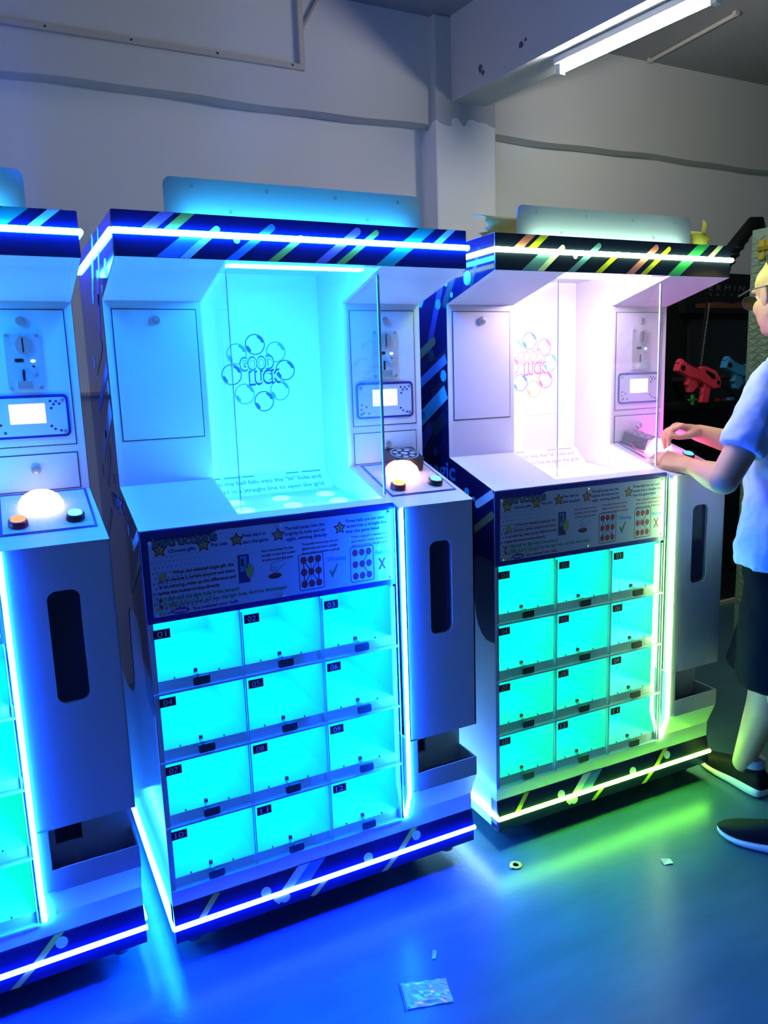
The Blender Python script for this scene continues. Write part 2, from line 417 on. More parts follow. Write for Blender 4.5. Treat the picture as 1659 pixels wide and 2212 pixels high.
def machine(loc, rz, label, P, numbers):
    R = root('prize_machine', loc, rz, label, 'arcade machine', 'prize machines in the row')
    led_t, led_b, led_bs, cell, inner = P['top'], P['base'], P['side'], P['cells'], P['inner']
    # ---- carcass
    mb = MB()
    mb.box(.013, W-.013, D-.013, D, .07, 1.79, WHITE)                      # back
    mb.box(.013, W-.013, .03, D-.013, .07, .085, WHITE)                    # bottom
    mb.box(.013, XR, -.0, .02, .1644, .203, WHITE)                         # strip under the cells
    mb.box(XR, W, .0, .02, .1644, .30, WHITE)
    mb.build('cabinet_body', R)
    prof = [(0, .085), (0, 1.1106), (YC, ZD+K*YC), (YC, 1.640), (-.013, 1.705), (-.013, 1.80), (D, 1.80), (D, .085)]
    l_ = MB().prism(prof, Tl, -.013, 0, WHITEG).build('side_panel', R)
    mb = MB(); side_graphics(mb, Tl, False); mb.build('side_graphic', l_, label='navy vinyl with coloured bars, dots and the word magic')
    profr = [(.0, .085), (0, 1.10), (YC, ZD+K*YC), (YC, 1.640), (-.013, 1.705), (-.013, 1.80), (D, 1.80), (D, .085)]
    r_ = MB().prism([(.062, .085), (.062, .45)] + profr[1:], Tr, -.013, 0, WHITEG).build('side_panel', R)
    mb = MB(); side_graphics(mb, Tr, True); mb.build('side_graphic', r_, label='navy vinyl with coloured bars, dots and the word magic')
    # ---- canopy
    c = MB()
    c.box(.0, W, -.012, .02, 1.706, 1.7985, WHITE).box(.013, W-.013, .02, D-.013, 1.7885, 1.7985, WHITE)
    for x0, x1 in ((.013, .236), (.635, W-.013)):                           # sloping underside left and right
        c.add([(x0, -.011, 1.7055), (x1, -.011, 1.7055), (x1, YC, 1.6405), (x0, YC, 1.6405), (x0, -.011, 1.713), (x1, -.011, 1.713), (x1, YC, 1.648), (x0, YC, 1.648)],
              [(0, 3, 2, 1), (4, 5, 6, 7), (0, 1, 5, 4), (1, 2, 6, 5), (2, 3, 7, 6), (3, 0, 4, 7)], WHITE)
    c.box(.240, .631, -.011, .03, 1.7055, 1.715, WHITE)
    c.box(.240, .631, .02, .42, 1.735, 1.745, WHITE)                        # recess ceiling
    can = c.build('canopy', R)
    fm = MB(); T = Tf(-.0125)
    fm.prism(rrect(0, W, 1.7055, 1.80, .001, 1), T, 0, .002, NAVY)
    lo, hi = 1.7062, 1.7995
    for args in (((.05, 1.745), (.135, 1.815), .020, S_PINK, 1.766, hi), ((.095, 1.745), (.18, 1.815), .018, S_YEL, 1.766, hi),
                 ((.075, 1.68), (.19, 1.77), .030, S_BLUE, lo, 1.76), ((.128, 1.69), (.222, 1.770), .015, S_WHITE, lo, hi, 0, 1), ((.233, 1.692), (.350, 1.780), .016, S_BLUE, lo, hi, 0, 1),
                 ((.327, 1.69), (.42, 1.760), .014, S_YEL, lo, hi, 0, 1), ((.448, 1.692), (.566, 1.783), .018, S_PINK, lo, hi, 0, 1), ((.50, 1.692), (.617, 1.782), .014, S_YEL, lo, hi, 0, 1),
                 ((.604, 1.68), (.80, 1.83), .030, S_GREEN, lo, hi), ((.765, 1.745), (.86, 1.822), .015, S_WHITE, 1.766, hi)):
        stripe(fm, T, *args[:6], *(args[6:] if len(args) > 6 else ()), h=.0026)
    fm.flat(circle(.266, 1.749, .008, 12), T, .0029, S_WHITE)
    fa = fm.build('fascia', R, label='navy fascia with slanting coloured bars')
    z = 1.7575
    strip_u([(.0, -.0165, z), (W+.006, -.0165, z)], .0068, led_t, 'led_strip', fa, 'glowing front light strip')
    strip_u([(-.004, -.015, z), (-.004, D-.02, z)], .0066, led_t, 'led_strip', fa, 'glowing side light strip')
    strip_u([(W+.004, -.015, z), (W+.004, D-.02, z)], .0066, led_t, 'led_strip', fa, 'glowing side light strip')
    # ---- header board with light behind the fascia
    T = Tf(.064)
    hb = MB().prism(rrect(.128, .786, 1.797, 1.8935, .018, 4), T, -.006, 0, mat('frosted_board', (.62, .66, .72), .4)).build('header_board', R)
    for a, b_ in ((.193, 1.875), (.37, 1.876), (.546, 1.873), (.721, 1.875), (.28, 1.825), (.632, 1.827)):
        MB().lathe([(.0045, 0), (.0045, .0008), (.003, .0008), (.003, .0004)], T(a, b_, 0), (0, -1, 0), STEEL, 10).build('screw', hb)
    strip_u([(.17, .035, 1.8035), (.745, .035, 1.8035)], .0045, P['header'], 'header_light', R, 'light strip behind the fascia')
    # ---- upper columns
    def door(x0, x1, z0, z1, name):
        g = .0022
        MB().box(x0-g, x1+g, YC-.0012, YC+.001, z0-g, z1+g, DARK).build('door_gap', colm)
        return MB().box(x0, x1, YC-.002, YC+.001, z0, z1, WHITE).build(name, R)
    cm = MB()
    cheek = [(-.010, 1.706), (YC, 1.641), (YC, 1.07), (.4195, 1.07), (.4195, 1.735), (-.010, 1.735)]
    cm.box(.013, .236, YC, YC+.013, 1.10, 1.648, WHITE).build('upper_column', R)
    MB().prism(cheek, lambda a, b_, h: (h, a, b_), .2362, .240, CELLW).build('recess_cheek', R)
    MB().prism(cheek, lambda a, b_, h: (h, a, b_), .631, .6348, CELLW).build('recess_cheek', R)
    colm = MB().box(.635, W-.013, YC, YC+.013, 1.10, 1.648, WHITE).build('upper_column', R)
    T = Tf(YC-.002)
    d1 = door(.020, .222, 1.300, 1.619, 'access_door'); lock(d1, T, .121, 1.593)
    d2 = door(.653, .855, 1.299, 1.620, 'coin_door'); lock(d2, T, .759, 1.594)
    d3 = door(.653, .854, 1.190, 1.276, 'cash_door'); lock(d3, T, .757, 1.241)
    # coin mechanism
    cmh = MB()
    cmh.prism(rrect(.718, .796, 1.432, 1.566, .006, 3), T, 0, .005, STEEL)
    cmh.prism(circle(.758, 1.538, .0165, 20, .022), T, .005, .012, CHROME).prism(rrect(.7565, .7595, 1.521, 1.555, .001, 2), T, .012, .0125, BLACK)
    cmh.prism(rrect(.737, .757, 1.499, 1.507, .003, 3), T, .005, .007, BLACK)
    cmh.prism(bar((.765, 1.494), (.777, 1.474), .010, 1, 1), T, .005, .008, STEEL)
    cmh.prism(rrect(.7515, .7565, 1.455, 1.481, .001, 2), T, .005, .0065, BLACK)
    cmh.box(.738, .770, YC-.024, YC-.007, 1.436, 1.454, CHROME)
    cmh.prism(rrect(.772, .780, 1.486, 1.490, .001, 2), T, .005, .0062, BLACK)
    for a, b_ in ((.724, 1.560), (.790, 1.560), (.724, 1.438), (.790, 1.438)): cmh.lathe([(.0042, 0), (.0042, .003), (.001, .0035)], T(a, b_, .005), (0, -1, 0), CHROME, 10)
    cmh.prism(circle(.777, 1.501, .0055, 10, .0035), T, .005, .007, glow('coin_light', (.4, 1.2, 3.0), 2.5))
    cmh.build('coin_slot', d2, smooth=False, label='steel coin slot plate')
    lc = MB()
    lc.prism(rrect(.662, .846, 1.318, 1.421, .012, 4), T, 0, .003, PURPLE)
    lc.prism(rrect(.668, .840, 1.324, 1.414, .008, 4), T, .003, .004, PANELB)
    for a, b_, m in ((.805, 1.405, I_NAVY), (.812, 1.397, I_NAVY), (.818, 1.404, I_PURP), (.825, 1.398, I_PURP), (.806, 1.388, I_NAVY), (.803, 1.345, I_NAVY), (.811, 1.337, I_PURP), (.824, 1.333, I_NAVY),
                     (.676, 1.345, I_RED), (.684, 1.335, I_NAVY), (.692, 1.352, I_RED), (.70, 1.333, I_NAVY), (.678, 1.358, I_PURP)):
        lc.flat(circle(a, b_, .0034, 8), T, .0045, m)
    for a, b_ in ((.675, 1.406), (.833, 1.407), (.675, 1.331), (.833, 1.331)): lc.lathe([(.005, 0), (.005, .003), (.001, .004)], T(a, b_, .004), (0, -1, 0), CHROME, 10)
    sc_ = lc.build('screen_panel', d2, label='violet-bordered display plate')
    MB().prism(rrect(.713, .792, 1.353, 1.400, .001, 1), T, .0042, .0052, glow('lcd', (1.3, 1.6, 2.6), 1.2)).build('display', d2, label='glowing white display')
    # ---- recess: back wall with the Good Luck print, tilted caption board, play field
    rb = MB().box(.228, .643, .42, .43, 1.04, 1.745, CELLW).build('recess_back', R)
    T = lambda a, b_, h: (a, .42-h*.25, b_); pm = MB(); gx, gz = .437, 1.462
    cols = [P['balls'][i % len(P['balls'])] for i in range(9)]
    for i, (bx, bz) in enumerate(((-.006, .078), (.056, .056), (.082, .003), (.062, -.055), (.012, -.085), (-.045, -.062), (-.080, -.006), (-.062, .052))):
        m0 = cols[i]; r = .030
        ring(pm, circle(gx+bx, gz+bz, r, 18), circle(gx+bx, gz+bz, r*.90, 18), T, .0006+i*.0001, m0)
        arc = [(gx+bx+r*.88*math.cos(t), gz+bz+r*.88*math.sin(t)) for t in [math.radians(q) for q in range(10, 75, 9)]] + [(gx+bx+r*.66*math.cos(t), gz+bz+r*.70*math.sin(t)) for t in [math.radians(q) for q in range(70, 14, -9)]]
        pm.flat(arc, T, .0008+i*.0001, m0)
        arc = [(gx+bx+r*.88*math.cos(t), gz+bz+r*.88*math.sin(t)) for t in [math.radians(q) for q in range(185, 240, 9)]] + [(gx+bx+r*.64*math.cos(t), gz+bz+r*.64*math.sin(t)) for t in [math.radians(q) for q in range(232, 190, -9)]]
        pm.flat(arc, T, .0008+i*.0001, m0)
    for body, x, z_, w, m in (('GOOD', -.056, .004, .105, P['good']), ('LUCK', -.030, -.036, .098, P['luck'])):
        text(pm, body, T, gx+x, gz+z_, w, .036, m, .0016, .07, 0, .06)
        text(pm, body, T, gx+x+.0035, gz+z_+.003, w-.007, .031, CELLW, .0020, .012, 0, .06)
    pm.build('good_luck_print', rb, label='printed words GOOD LUCK ringed by bubbles')
    cb = MB().add([(.24, .352, 1.108), (.631, .352, 1.108), (.631, .4195, 1.166), (.24, .4195, 1.166), (.24, .4195, 1.09), (.631, .4195, 1.09), (.24, .352, 1.09), (.631, .352, 1.09)],
                  [(0, 1, 2, 3), (3, 2, 5, 4), (0, 3, 4, 6), (1, 7, 5, 2), (0, 6, 7, 1), (4, 5, 7, 6)], CELLW).build('caption_board', R)
    Tc = lambda a, b_, h: (a, .352+b_*.758-h*.652, 1.108+b_*.652+h*.758)
    pm = MB()
    text(pm, 'When the ball falls into the "lit" hole and', Tc, .245, .050, .36, .015, P['cap'], .0006, .01)
    text(pm, 'connect in a straight line to open the grid', Tc, .245, .020, .36, .015, P['cap'], .0006, .01)
    for a0, a1 in ((.25, .30), (.31, .36), (.365, .40), (.50, .54), (.55, .61)): pm.flat([(a0, .078), (a1, .078), (a1+.002, .082), (a0+.002, .082)], Tc, .0006, P['cap'])
    pm.build('caption_print', cb, label='two printed lines of caption text')
    # play field with nine lit holes
    pf = MB().add([(.24, .028, 1.070), (.631, .028, 1.070), (.631, .352, 1.100), (.24, .352, 1.100), (.24, .028, 1.09), (.631, .028, 1.09), (.631, .352, 1.112), (.24, .352, 1.112)],
                  [(0, 3, 2, 1), (4, 5, 6, 7), (0, 1, 5, 4), (1, 2, 6, 5), (2, 3, 7, 6), (3, 0, 4, 7)], CELLW).build('play_field', R)
    for i in range(3):
        for j in range(3):
            x = .30+i*.135; y = .085+j*.095; z_ = 1.09+(y-.028)*.068
            MB().lathe([(.026, 0), (.026, .003), (.020, .005), (.018, .003), (.017, .0025)], (x, y, z_), (0, -.07, 1), P['hole'], 18).build('ball_hole', pf, smooth=True, label='glowing round ball hole')
    strip_u([(.25, .0345, 1.098), (.62, .0345, 1.098)], .003, P['pit'], 'added_field_light', R, 'light strip added unseen behind the deck lip to brighten the play field')  # hidden strip added to whiten the front of the play field
    # ---- deck
    dk = MB()
    dk.prism([(.013, 0), (XR, 0), (XR, .030), (.013, .030)], Td, -.012, 0, WHITE)
    dk.prism([(.013, .030), (.2358, .030), (.2358, YC), (.013, YC)], Td, -.012, 0, WHITE)
    dk.prism([(.6352, .030), (XR, .030), (XR, YC), (.6352, YC)], Td, -.012, 0, WHITE)
    dk.build('deck', R)
    fw_ = [(.028, 1.07), (YC-.001, 1.07), (YC-.001, 1.1845), (.028, 1.1185)]
    for x_ in (.2362, .631): MB().prism(fw_, lambda a, b_, h: (x_+h, a, b_), 0, .0038, CELLW).build('field_wall', R)
    # inner ceiling light
    MB().box(.262, .612, .052, .078, 1.702, 1.708, inner).build('ceiling_light', R, label='glowing light bar at the top of the play case')
    # ---- clear case over the play field
    th = .004
    cs = MB().prism([(.255, ZD+K*.045+.001), (.642, ZD+K*.045+.001), (.642, 1.7045), (.255, 1.7045)], Tf(.045), 0, th, CLEAR).build('case_front', R, label='clear acrylic front pane')
    for x, nm in ((.251, 'case_side'), (.642, 'case_side')):
        poly = [(.041, ZD+K*.041+.001), (YC-.001, ZD+K*YC+.001), (YC-.001, 1.640), (.041, 1.691)]
        MB().prism(poly, lambda a, b_, h: (x+h, a, b_), 0, th, CLEAR).build(nm, R, label='clear acrylic side pane')
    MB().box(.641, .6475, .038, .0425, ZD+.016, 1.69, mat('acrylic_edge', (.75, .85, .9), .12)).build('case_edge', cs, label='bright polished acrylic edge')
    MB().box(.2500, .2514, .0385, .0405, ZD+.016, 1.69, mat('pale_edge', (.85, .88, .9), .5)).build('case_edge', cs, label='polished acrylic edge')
    # ---- instruction board
    T = Tf(-.001)
    ib = MB().prism([(.001, .8915), (XR-.001, .8915), (XR-.001, 1.1085), (.001, 1.1085)], T, -.004, .003, PURPLE).build('instruction_board', R, label='violet-framed instruction board')
    _T = Tf(-.0045)
    T = lambda a, b_, h: _T(a, b_, .0004+(h-.0004)*.12)
    bm = MB().prism([(.016, .906), (.637, .906), (.637, 1.094), (.178, 1.094), (.160, 1.086), (.017, 1.086)], _T, -.0002, .0004, PANELB); bm.build('printed_sheet', ib)
    pm = MB()
    for i in range(15):
        for j in range(12):
            x = .022+i*.0098+(j % 2)*.0049; z_ = .912+j*.0122
            f = 1-.5*i/15-.35*max(0, j-7)/5
            if .2*i/15+random.random()*.25 > f: continue
            if x > .155 and z_ > .98: continue
            pm.flat(circle(x, z_, .0036*f*(1.15 if j < 5 else .8), 6), T, .0007, I_YEL if (j < 4 and (i+j) % 3) else I_HALF)
    pm.build('dot_pattern', ib, kind=None)
    pm = MB()
    text(pm, 'Instructions', T, .026, 1.070, .150, .024, I_NAVY, .0010, .05, 0, .0)
    text(pm, 'Instructions', T, .0272, 1.0708, .1475, .022, mat('ink_olive', (.20, .26, .10), .5), .0014, .0, 0, .0)
    pm.build('heading_text', ib, label='heading Instructions in yellow-edged letters')
    for i, (a, b_) in enumerate(((.041, 1.063), (.142, 1.063), (.222, 1.065), (.326, 1.064), (.490, 1.062))):
        sm = MB()
        def star(ro, ri): return [(a+(ro if q % 2 == 0 else ri)*math.sin(q*PI/5), b_+(ro if q % 2 == 0 else ri)*math.cos(q*PI/5)) for q in range(10)]
        sm.flat(star(.0185, .0098), T, .0009, I_RED).flat(star(.0122, .0058), T, .0012, I_YEL)
        text(sm, str(i+1), T, a-.0035 if i else a-.0025, b_-.006, .007 if i else .004, .011, I_GREEN, .0015, .04)
        sm.build('star_badge', ib, label='red and yellow star numbered %d' % (i+1))
    pm = MB()
    for body, a, b_, w in (('Choose gifts', .061, 1.054, .063), ('Put coin', .160, 1.056, .039), ('Press start to', .236, 1.069, .059), ('start the game', .236, 1.053, .064), ('The ball jumps into the', .343, 1.073, .106), ('brightly lit hole and str', .343, 1.0595, .108),
                           ('-aight, winning directly', .343, 1.046, .112), ('Three balls are not conn', .506, 1.073, .112), ('-ected into a straight line', .506, 1.0595, .118), ('then the game failed', .506, 1.046, .095)):
        text(pm, body, T, a, b_, w, .0078, I_NAVY, .0010, .03)
    pm.build('step_text', ib, label='navy printed steps of the game')
    pm = MB()
    for body, a, b_, w in (('Put in the number of coins', .281, 1.026, .082), ('and gifts to start the number', .281, 1.0145, .088), ('of coins to start the game', .281, 1.003, .080), ('Three balls do not jump into the', .386, 1.029, .098), ('lighted hole, but form a straight', .386, 1.0175, .096),
                           ('line in order to receive a small gift', .386, 1.006, .102), ('When a single gift is selected, if the', .521, 1.031, .104), ('game reaches a certain amount and', .521, 1.0195, .104), ('there is no winning, the gift is given', .521, 1.008, .104)):
        text(pm, body, T, a, b_, w, .0056, I_RED, .0010, .03)
    for body, a, b_, w in (('When the selected single gift, the', .066, 1.003, .145), ('game reaches a certain amount and there', .034, .988, .178), ('is no winning, make up the difference and', .034, .973, .180), ('press this button to buy directly', .034, .958, .140)):
        text(pm, body, T, a, b_, w, .0078, I_RED, .0010, .03)
    for b_ in (.941, .926): pm.flat(circle(.035, b_+.003, .0045, 10), T, .0010, I_RED)
    pm.build('note_text', ib, label='red printed notes')
    pm = MB()
    text(pm, '3 ball into the light hole is the jackpot!', T, .043, .9415, .178, .008, I_GREEN, .0011, .03)
    text(pm, "3 Balls haven't even got into the light hole, don't be discouraged", T, .043, .927, .297, .008, I_GREEN, .0011, .03)
    pm.build('tip_text', ib, label='green printed tips')
    pm = MB(); pm.flat(circle(.077, .9145, .022, 18, .0075), T, .0010, I_PURP)
    text(pm, 'Deliver', T, .061, .9112, .032, .007, I_WHITE, .0014, .02); text(pm, 'You twisted your balls', T, .104, .911, .112, .008, I_PURP, .0011, .03)
    pm.build('deliver_text', ib, label='purple printed Deliver line')
    pm = MB()
    pm.flat([(.221, .957), (.249, .957), (.249, 1.027), (.221, 1.027)], T, .0009, I_NAVY).flat([(.226, .985), (.243, .985), (.243, 1.023), (.226, 1.023)], T, .0011, I_HALF).flat([(.229, .999), (.235, .999), (.235, 1.016), (.229, 1.016)], T, .0013, BLACK)
    pm.flat(circle(.250, .985, .011, 16, .018), T, .0015, I_GREY).flat(circle(.2485, .985, .010, 16, .017), T, .0017, I_YEL).flat(circle(.044, 1.000, .0095, 12, .011), T, .0012, I_GREY).flat(circle(.044, 1.000, .0078, 12, .009), T, .0014, I_YEL)
    pm.flat([(.232, .998), (.246, .990), (.246, .999), (.234, 1.004)], T, .0019, I_GREEN)
    pm.build('coin_picture', ib, label='picture of a coin entering a slot')
    pm = MB(); pm.flat(circle(.312, .963, .017, 18, .007), T, .0009, BLACK).flat(circle(.312, .965, .011, 14, .004), T, .0011, I_RED)
    hand = [(.340, 1.002), (.328, .999), (.316, .999), (.305, .994), (.302, .984), (.303, .976)], [(.303, .976), (.306, .979), (.309, .975), (.310, .966), (.314, .966), (.315, .976), (.320, .972), (.323, .978)], [(.323, .978), (.330, .985), (.342, .993)], [(.309, .988), (.310, .979)], [(.316, .987), (.316, .977)]
    for pl in hand:
        for p, q in zip(pl, pl[1:]): pm.flat(bar(p, q, .0011), T, .0013, I_NAVY)
    pm.build('hand_picture', ib, label='line drawing of a hand pressing a button')
    for gx0, gz0, links in ((.374, .913, ((0, 0, 2, 2), (0, 2, 2, 0), (1, 0, 1, 2), (0, 0, 0, 2), (2, 0, 2, 2))), (.515, .913, ((1, 1, 2, 2), (1, 1, 2, 0)))):
        pm = MB(); o_ = rrect(gx0, gx0+.068, gz0, gz0+.094, .006, 3); i_ = rrect(gx0+.002, gx0+.066, gz0+.002, gz0+.092, .0045, 3)
        ring(pm, o_, i_, T, .0009, I_NAVY)
        gp = lambda i, j: (gx0+.0145+i*.0195, gz0+.016+j*.031)
        for k_, (i0, j0, i1, j1) in enumerate(links): pm.flat(bar(gp(i0, j0), gp(i1, j1), .0022), T, .0010+.0001*k_, (I_NAVY, I_RED, I_BLUE, I_RED, I_NAVY)[k_])
        for i in range(3):
            for j in range(3): pm.flat(circle(*gp(i, j), .0082, 14, .0095), T, .0017, I_RED)
        pm.build('hole_grid_picture', ib, label='boxed grid of nine red dots')
    pm = MB(); text(pm, 'Winning', T, .450, .979, .053, .010, I_BLUE, .0010, .04); text(pm, 'Failure', T, .588, .979, .040, .010, I_BLUE, .0010, .04)
    pm.flat([(.456, .955), (.461, .957), (.464, .949), (.478, .971), (.482, .971), (.466, .936), (.463, .936)], T, .0010, I_GREEN)
    pm.flat(bar((.598, .938), (.615, .968), .0045), T, .0010, I_RED).flat(bar((.598, .968), (.615, .938), .0045), T, .0012, I_RED)
    pm.build('result_text', ib, label='Winning tick and Failure cross')
    for a, b_ in ((.020, 1.081), (.330, 1.087), (.630, 1.088), (.024, .911), (.330, .912), (.630, .913)):
        MB().lathe([(.0042, 0), (.0042, .0015), (.001, .0028)], T(a, b_, .0006), (0, -1, 0), CHROME, 8).build('board_screw', ib)
    # ---- twelve lit prize cells
    xs = [.004, .220, .431, .644]; zt = [.886, .7175, .5435, .3735]; zb = [.717, .543, .373, .203]
    ca = MB(); lh = .031
    for r in range(4):
        ca.box(.013, XR, .012, .36, zb[r]+.0, zb[r]+lh-.004, CELLW)             # floor slab, its front face shows below the door opening
    ca.box(.013, XR, .012, .36, .8865, .8905, CELLW)
    for x in (xs[0]+.009, xs[1], xs[2], xs[3]-.003): ca.box(x-.002, x+.002, .010, .36, .203, .89, CELLW)
    ca.box(.013, XR, .355, .36, .203, .89, CELLW)
    ca.build('cell_carcass', R, label='white shelves and dividers of the prize cells')
    FR = mat('acrylic_rail', (.60, .68, .76), .2)
    for r in range(4):
        MB().box(.002, XR, -.004, .012, zb[r]-.0025, zb[r]+.0025, FR).build('rail', R)
        for c_ in range(3):
            x0, x1 = xs[c_], xs[c_+1]
            MB().box(x0+.02, x1-.02, .03, .33, zt[r]-.0035, zt[r]-.0015, cell[r]).build('cell_light', R, label='light panel under the shelf above')
            dr = MB().prism([(x0+.0025, zb[r]+.004), (x1-.0025, zb[r]+.004), (x1-.0025, zt[r]-.003), (x0+.0025, zt[r]-.003)], Tf(0), -.003, .0, CELLCLR).build('prize_door', R, label='clear flap door number %s' % numbers[r][c_])
            for e0, e1 in ((x0+.0012, x0+.0035), (x1-.0035, x1-.0012)): MB().box(e0, e1, -.0005, .0035, zb[r]+.004, zt[r]-.003, FR).build('door_edge', dr)
            xc = (x0+x1)/2+.002
            MB().prism(rrect(xc-.020, xc+.020, zb[r]+.007, zb[r]+.028, .004, 3), Tf(-.0003), 0, .006, mat('pull_grey', (.05, .052, .06), .4)).build('pull', dr, label='black finger pull')
            MB().box(xc-.011, xc-.005, -.001, .02, zb[r]+.031, zb[r]+.034, STEEL).box(xc-.012, xc-.004, .017, .024, zb[r]+.030, zb[r]+.040, DARK).build('latch', dr, label='small steel latch')
            for s_ in (-.06, .048): MB().lathe([(.002, 0), (.002, .003)], (xc+s_, .014, zb[r]+.028), (0, 0, 1), DARK, 6).build('pin', dr)
            pl = MB().box(x0+.008, x0+.046, -.0022, -.0004, zt[r]-.033, zt[r]-.011, PLATE).build('number_plate', dr, label='maroon plate reading %s' % numbers[r][c_])
            pm = MB(); text(pm, numbers[r][c_], Tf(-.0022), x0+.0165, zt[r]-.0292, .0205, .0145, mat('plate_ink', (.75, .72, .85), .5), .0004, .0); 
            for v in pm.v: pass
            o = pm.build('number', dr)
    # ---- ball box with slot window on the right
    bm = MB(); T = Tf(YX)
    win = rrect(.735, .803, .738, .998, .020, 6); cx_, cz_ = .769, .868
    x0, x1, z0, z1 = BX0+.004, W, .451, 1.1006
    outer = []
    for a, b_ in win:
        dx, dz = a-cx_, b_-cz_; t_ = min((x1-cx_)/dx if dx > 1e-9 else (x0-cx_)/dx if dx < -1e-9 else 1e9, (z1-cz_)/dz if dz > 1e-9 else (z0-cz_)/dz if dz < -1e-9 else 1e9)
        outer.append((cx_+dx*t_, cz_+dz*t_))
    for cx2, cz2 in ((x1, z1), (x0, z1), (x0, z0), (x1, z0)):           # pull the nearest ring point onto each corner
        k_ = min(range(len(outer)), key=lambda q: (outer[q][0]-cx2)**2+(outer[q][1]-cz2)**2); outer[k_] = (cx2, cz2)
    n = len(win)
    ring(bm, outer, win, T, 0, WHITE)
    bm.add([T(a, b_, 0) for a, b_ in win]+[T(a, b_, -.012) for a, b_ in win], [(i, n+i, n+(i+1) % n, (i+1) % n) for i in range(n)], WHITE)
    bm.box(x1-.004, x1, YX, .062, .451, 1.10, WHITE).box(x0, x0+.004, YX, .0, .451, 1.10, WHITE).box(x0, x1, YX, .062, .447, .451, WHITE)
    bx = bm.build('ball_box', R)
    MB().box(.715, .82, YX+.012, YX+.016, .71, 1.02, WIN).build('slot_window', bx, label='dark rounded window slot')
    # chamfered left edge with its light strip, returning to the front at the bottom
    lm = MB()
    lm.box(XR+.001, XR+.004, -.004, .0, .206, 1.108, CHROME)  # mirror strip added so the upright light shows a second, reflected line
    lm.build('mirror_trim', R, label='polished metal strip added to mirror the upright light')
    lp = MB(); lp.box(BX0-.002, .683, YX, .0, .30, .451, WHITE)
    lp.add([(BX0-.002, YX, .30), (BX0-.002, .0, .30), (BX0-.002, .0, .213), (.683, YX, .30), (.683, 0, .30), (.683, 0, .213)], [(0, 1, 2), (3, 5, 4), (0, 2, 5, 3), (0, 3, 4, 1), (1, 4, 5, 2)], WHITE)
    lp.build('box_jamb', bx)
    strip_u([(BX0-.001, YX+.002, 1.100), (BX0-.001, YX+.001, .292), (BX0+.0, -.004, .210)], .0058, P['edge'], 'edge_light', R, 'glowing upright light strip')
    # dispensing recess and tray
    rc = MB()
    wx0, wx1, wz0, wz1 = .700, .760, .352, .420      # dark opening in the recess back
    rc.box(.683, W, .060, .068, .28, wz0, WHITE).box(.683, W, .060, .068, wz1, .455, WHITE).box(.683, wx0, .060, .068, wz0, wz1, WHITE).box(wx1, W, .060, .068, wz0, wz1, WHITE)
    rc.box(.655, .683, 0, .068, .30, .451, WHITE)
    rcb = rc.build('dispenser_recess', R)
    MB().box(wx0-.01, wx1+.01, .085, .12, wz0-.01, wz1+.01, DARK).build('outlet', rcb, label='dark square ball outlet')
    tr = MB()
    tr.box(.683, W, YX, YX+.004, .295, .347, WHITE).box(W-.004, W, YX+.004, .060, .295, .347, WHITE).box(.683, W, YX, .060, .291, .295, WHITE)
    tr.add([(.655, YX, .295), (W, YX, .295), (W, .06, .295), (.655, .06, .295), (.655, 0, .215), (W, 0, .215), (W, .06, .215), (.655, .06, .215)], [(0, 1, 2, 3), (4, 7, 6, 5), (0, 4, 5, 1), (1, 5, 6, 2), (2, 6, 7, 3), (3, 7, 4, 0)], WHITE)
    tr.build('ball_tray', R)
    # control panel
    cp_ = MB()
    cp_.prism([(XR, YX), (W, YX), (W, YC), (XR, YC)], Td, -.010, 0, WHITE)
    cpo = cp_.build('control_top', R)
    MB().prism([(.660, .030), (.862, .030), (.866, .256-.02), (.666, .256-.02)], Td, 0, .0015, PURPLE).prism([(.666, .036), (.856, .036), (.860, .228), (.672, .228)], Td, .0015, .0025, CTRLP).build('control_plate', cpo, label='speckled plate with violet border')
    def dome(x, y, r, hgt, m, nm, lab):
        c0 = Td(x, y, .0025)
        MB().lathe([(r, 0), (r*.98, hgt*.3), (r*.85, hgt*.62), (r*.6, hgt*.86), (r*.3, hgt*.97), (.001, hgt)], c0, nrm, m, 24).build(nm, cpo, smooth='all', label=lab)
    dome(.755, .150, .050, .040, P['dome'], 'start_dome', 'large glowing white dome button')
    for x, y, m, lab in ((.700, .072, P['red'], 'red lit push button'), (.820, .076, P['blue'], 'blue lit push button')):
        c0 = Td(x, y, .0025)
        bo = MB().lathe([(.021, 0), (.021, .012), (.0185, .015), (.0165, .0155), (.016, .012)], c0, nrm, P['ringr'] if m is P['red'] else BLACK, 24).build('push_button', cpo, smooth=True, label=lab)
        MB().lathe([(.0165, .012), (.0155, .018), (.010, .021), (.001, .022)], c0, nrm, m, 20).build('lit_cap', bo, smooth='all', label='glowing button cap')
    # ---- base fascia, its light strips, casters
    bf = MB()
    bf.add([(0, -.0005, .1644), (W, -.0005, .1644), (W, -.012, .118), (0, -.012, .118), (W, -.012, .07), (0, -.012, .07), (0, .03, .1644), (W, .03, .1644), (W, .03, .07), (0, .03, .07)],
           [(0, 3, 2, 1), (3, 5, 4, 2), (0, 1, 7, 6), (5, 9, 8, 4), (1, 2, 4, 8, 7), (0, 6, 9, 5, 3), (6, 7, 8, 9)], NAVY)
    def Tb(a, b_, h):
        y = -.012 if b_ < .118 else -.012+(b_-.118)/.0464*.0115
        return (a, y-h, b_)
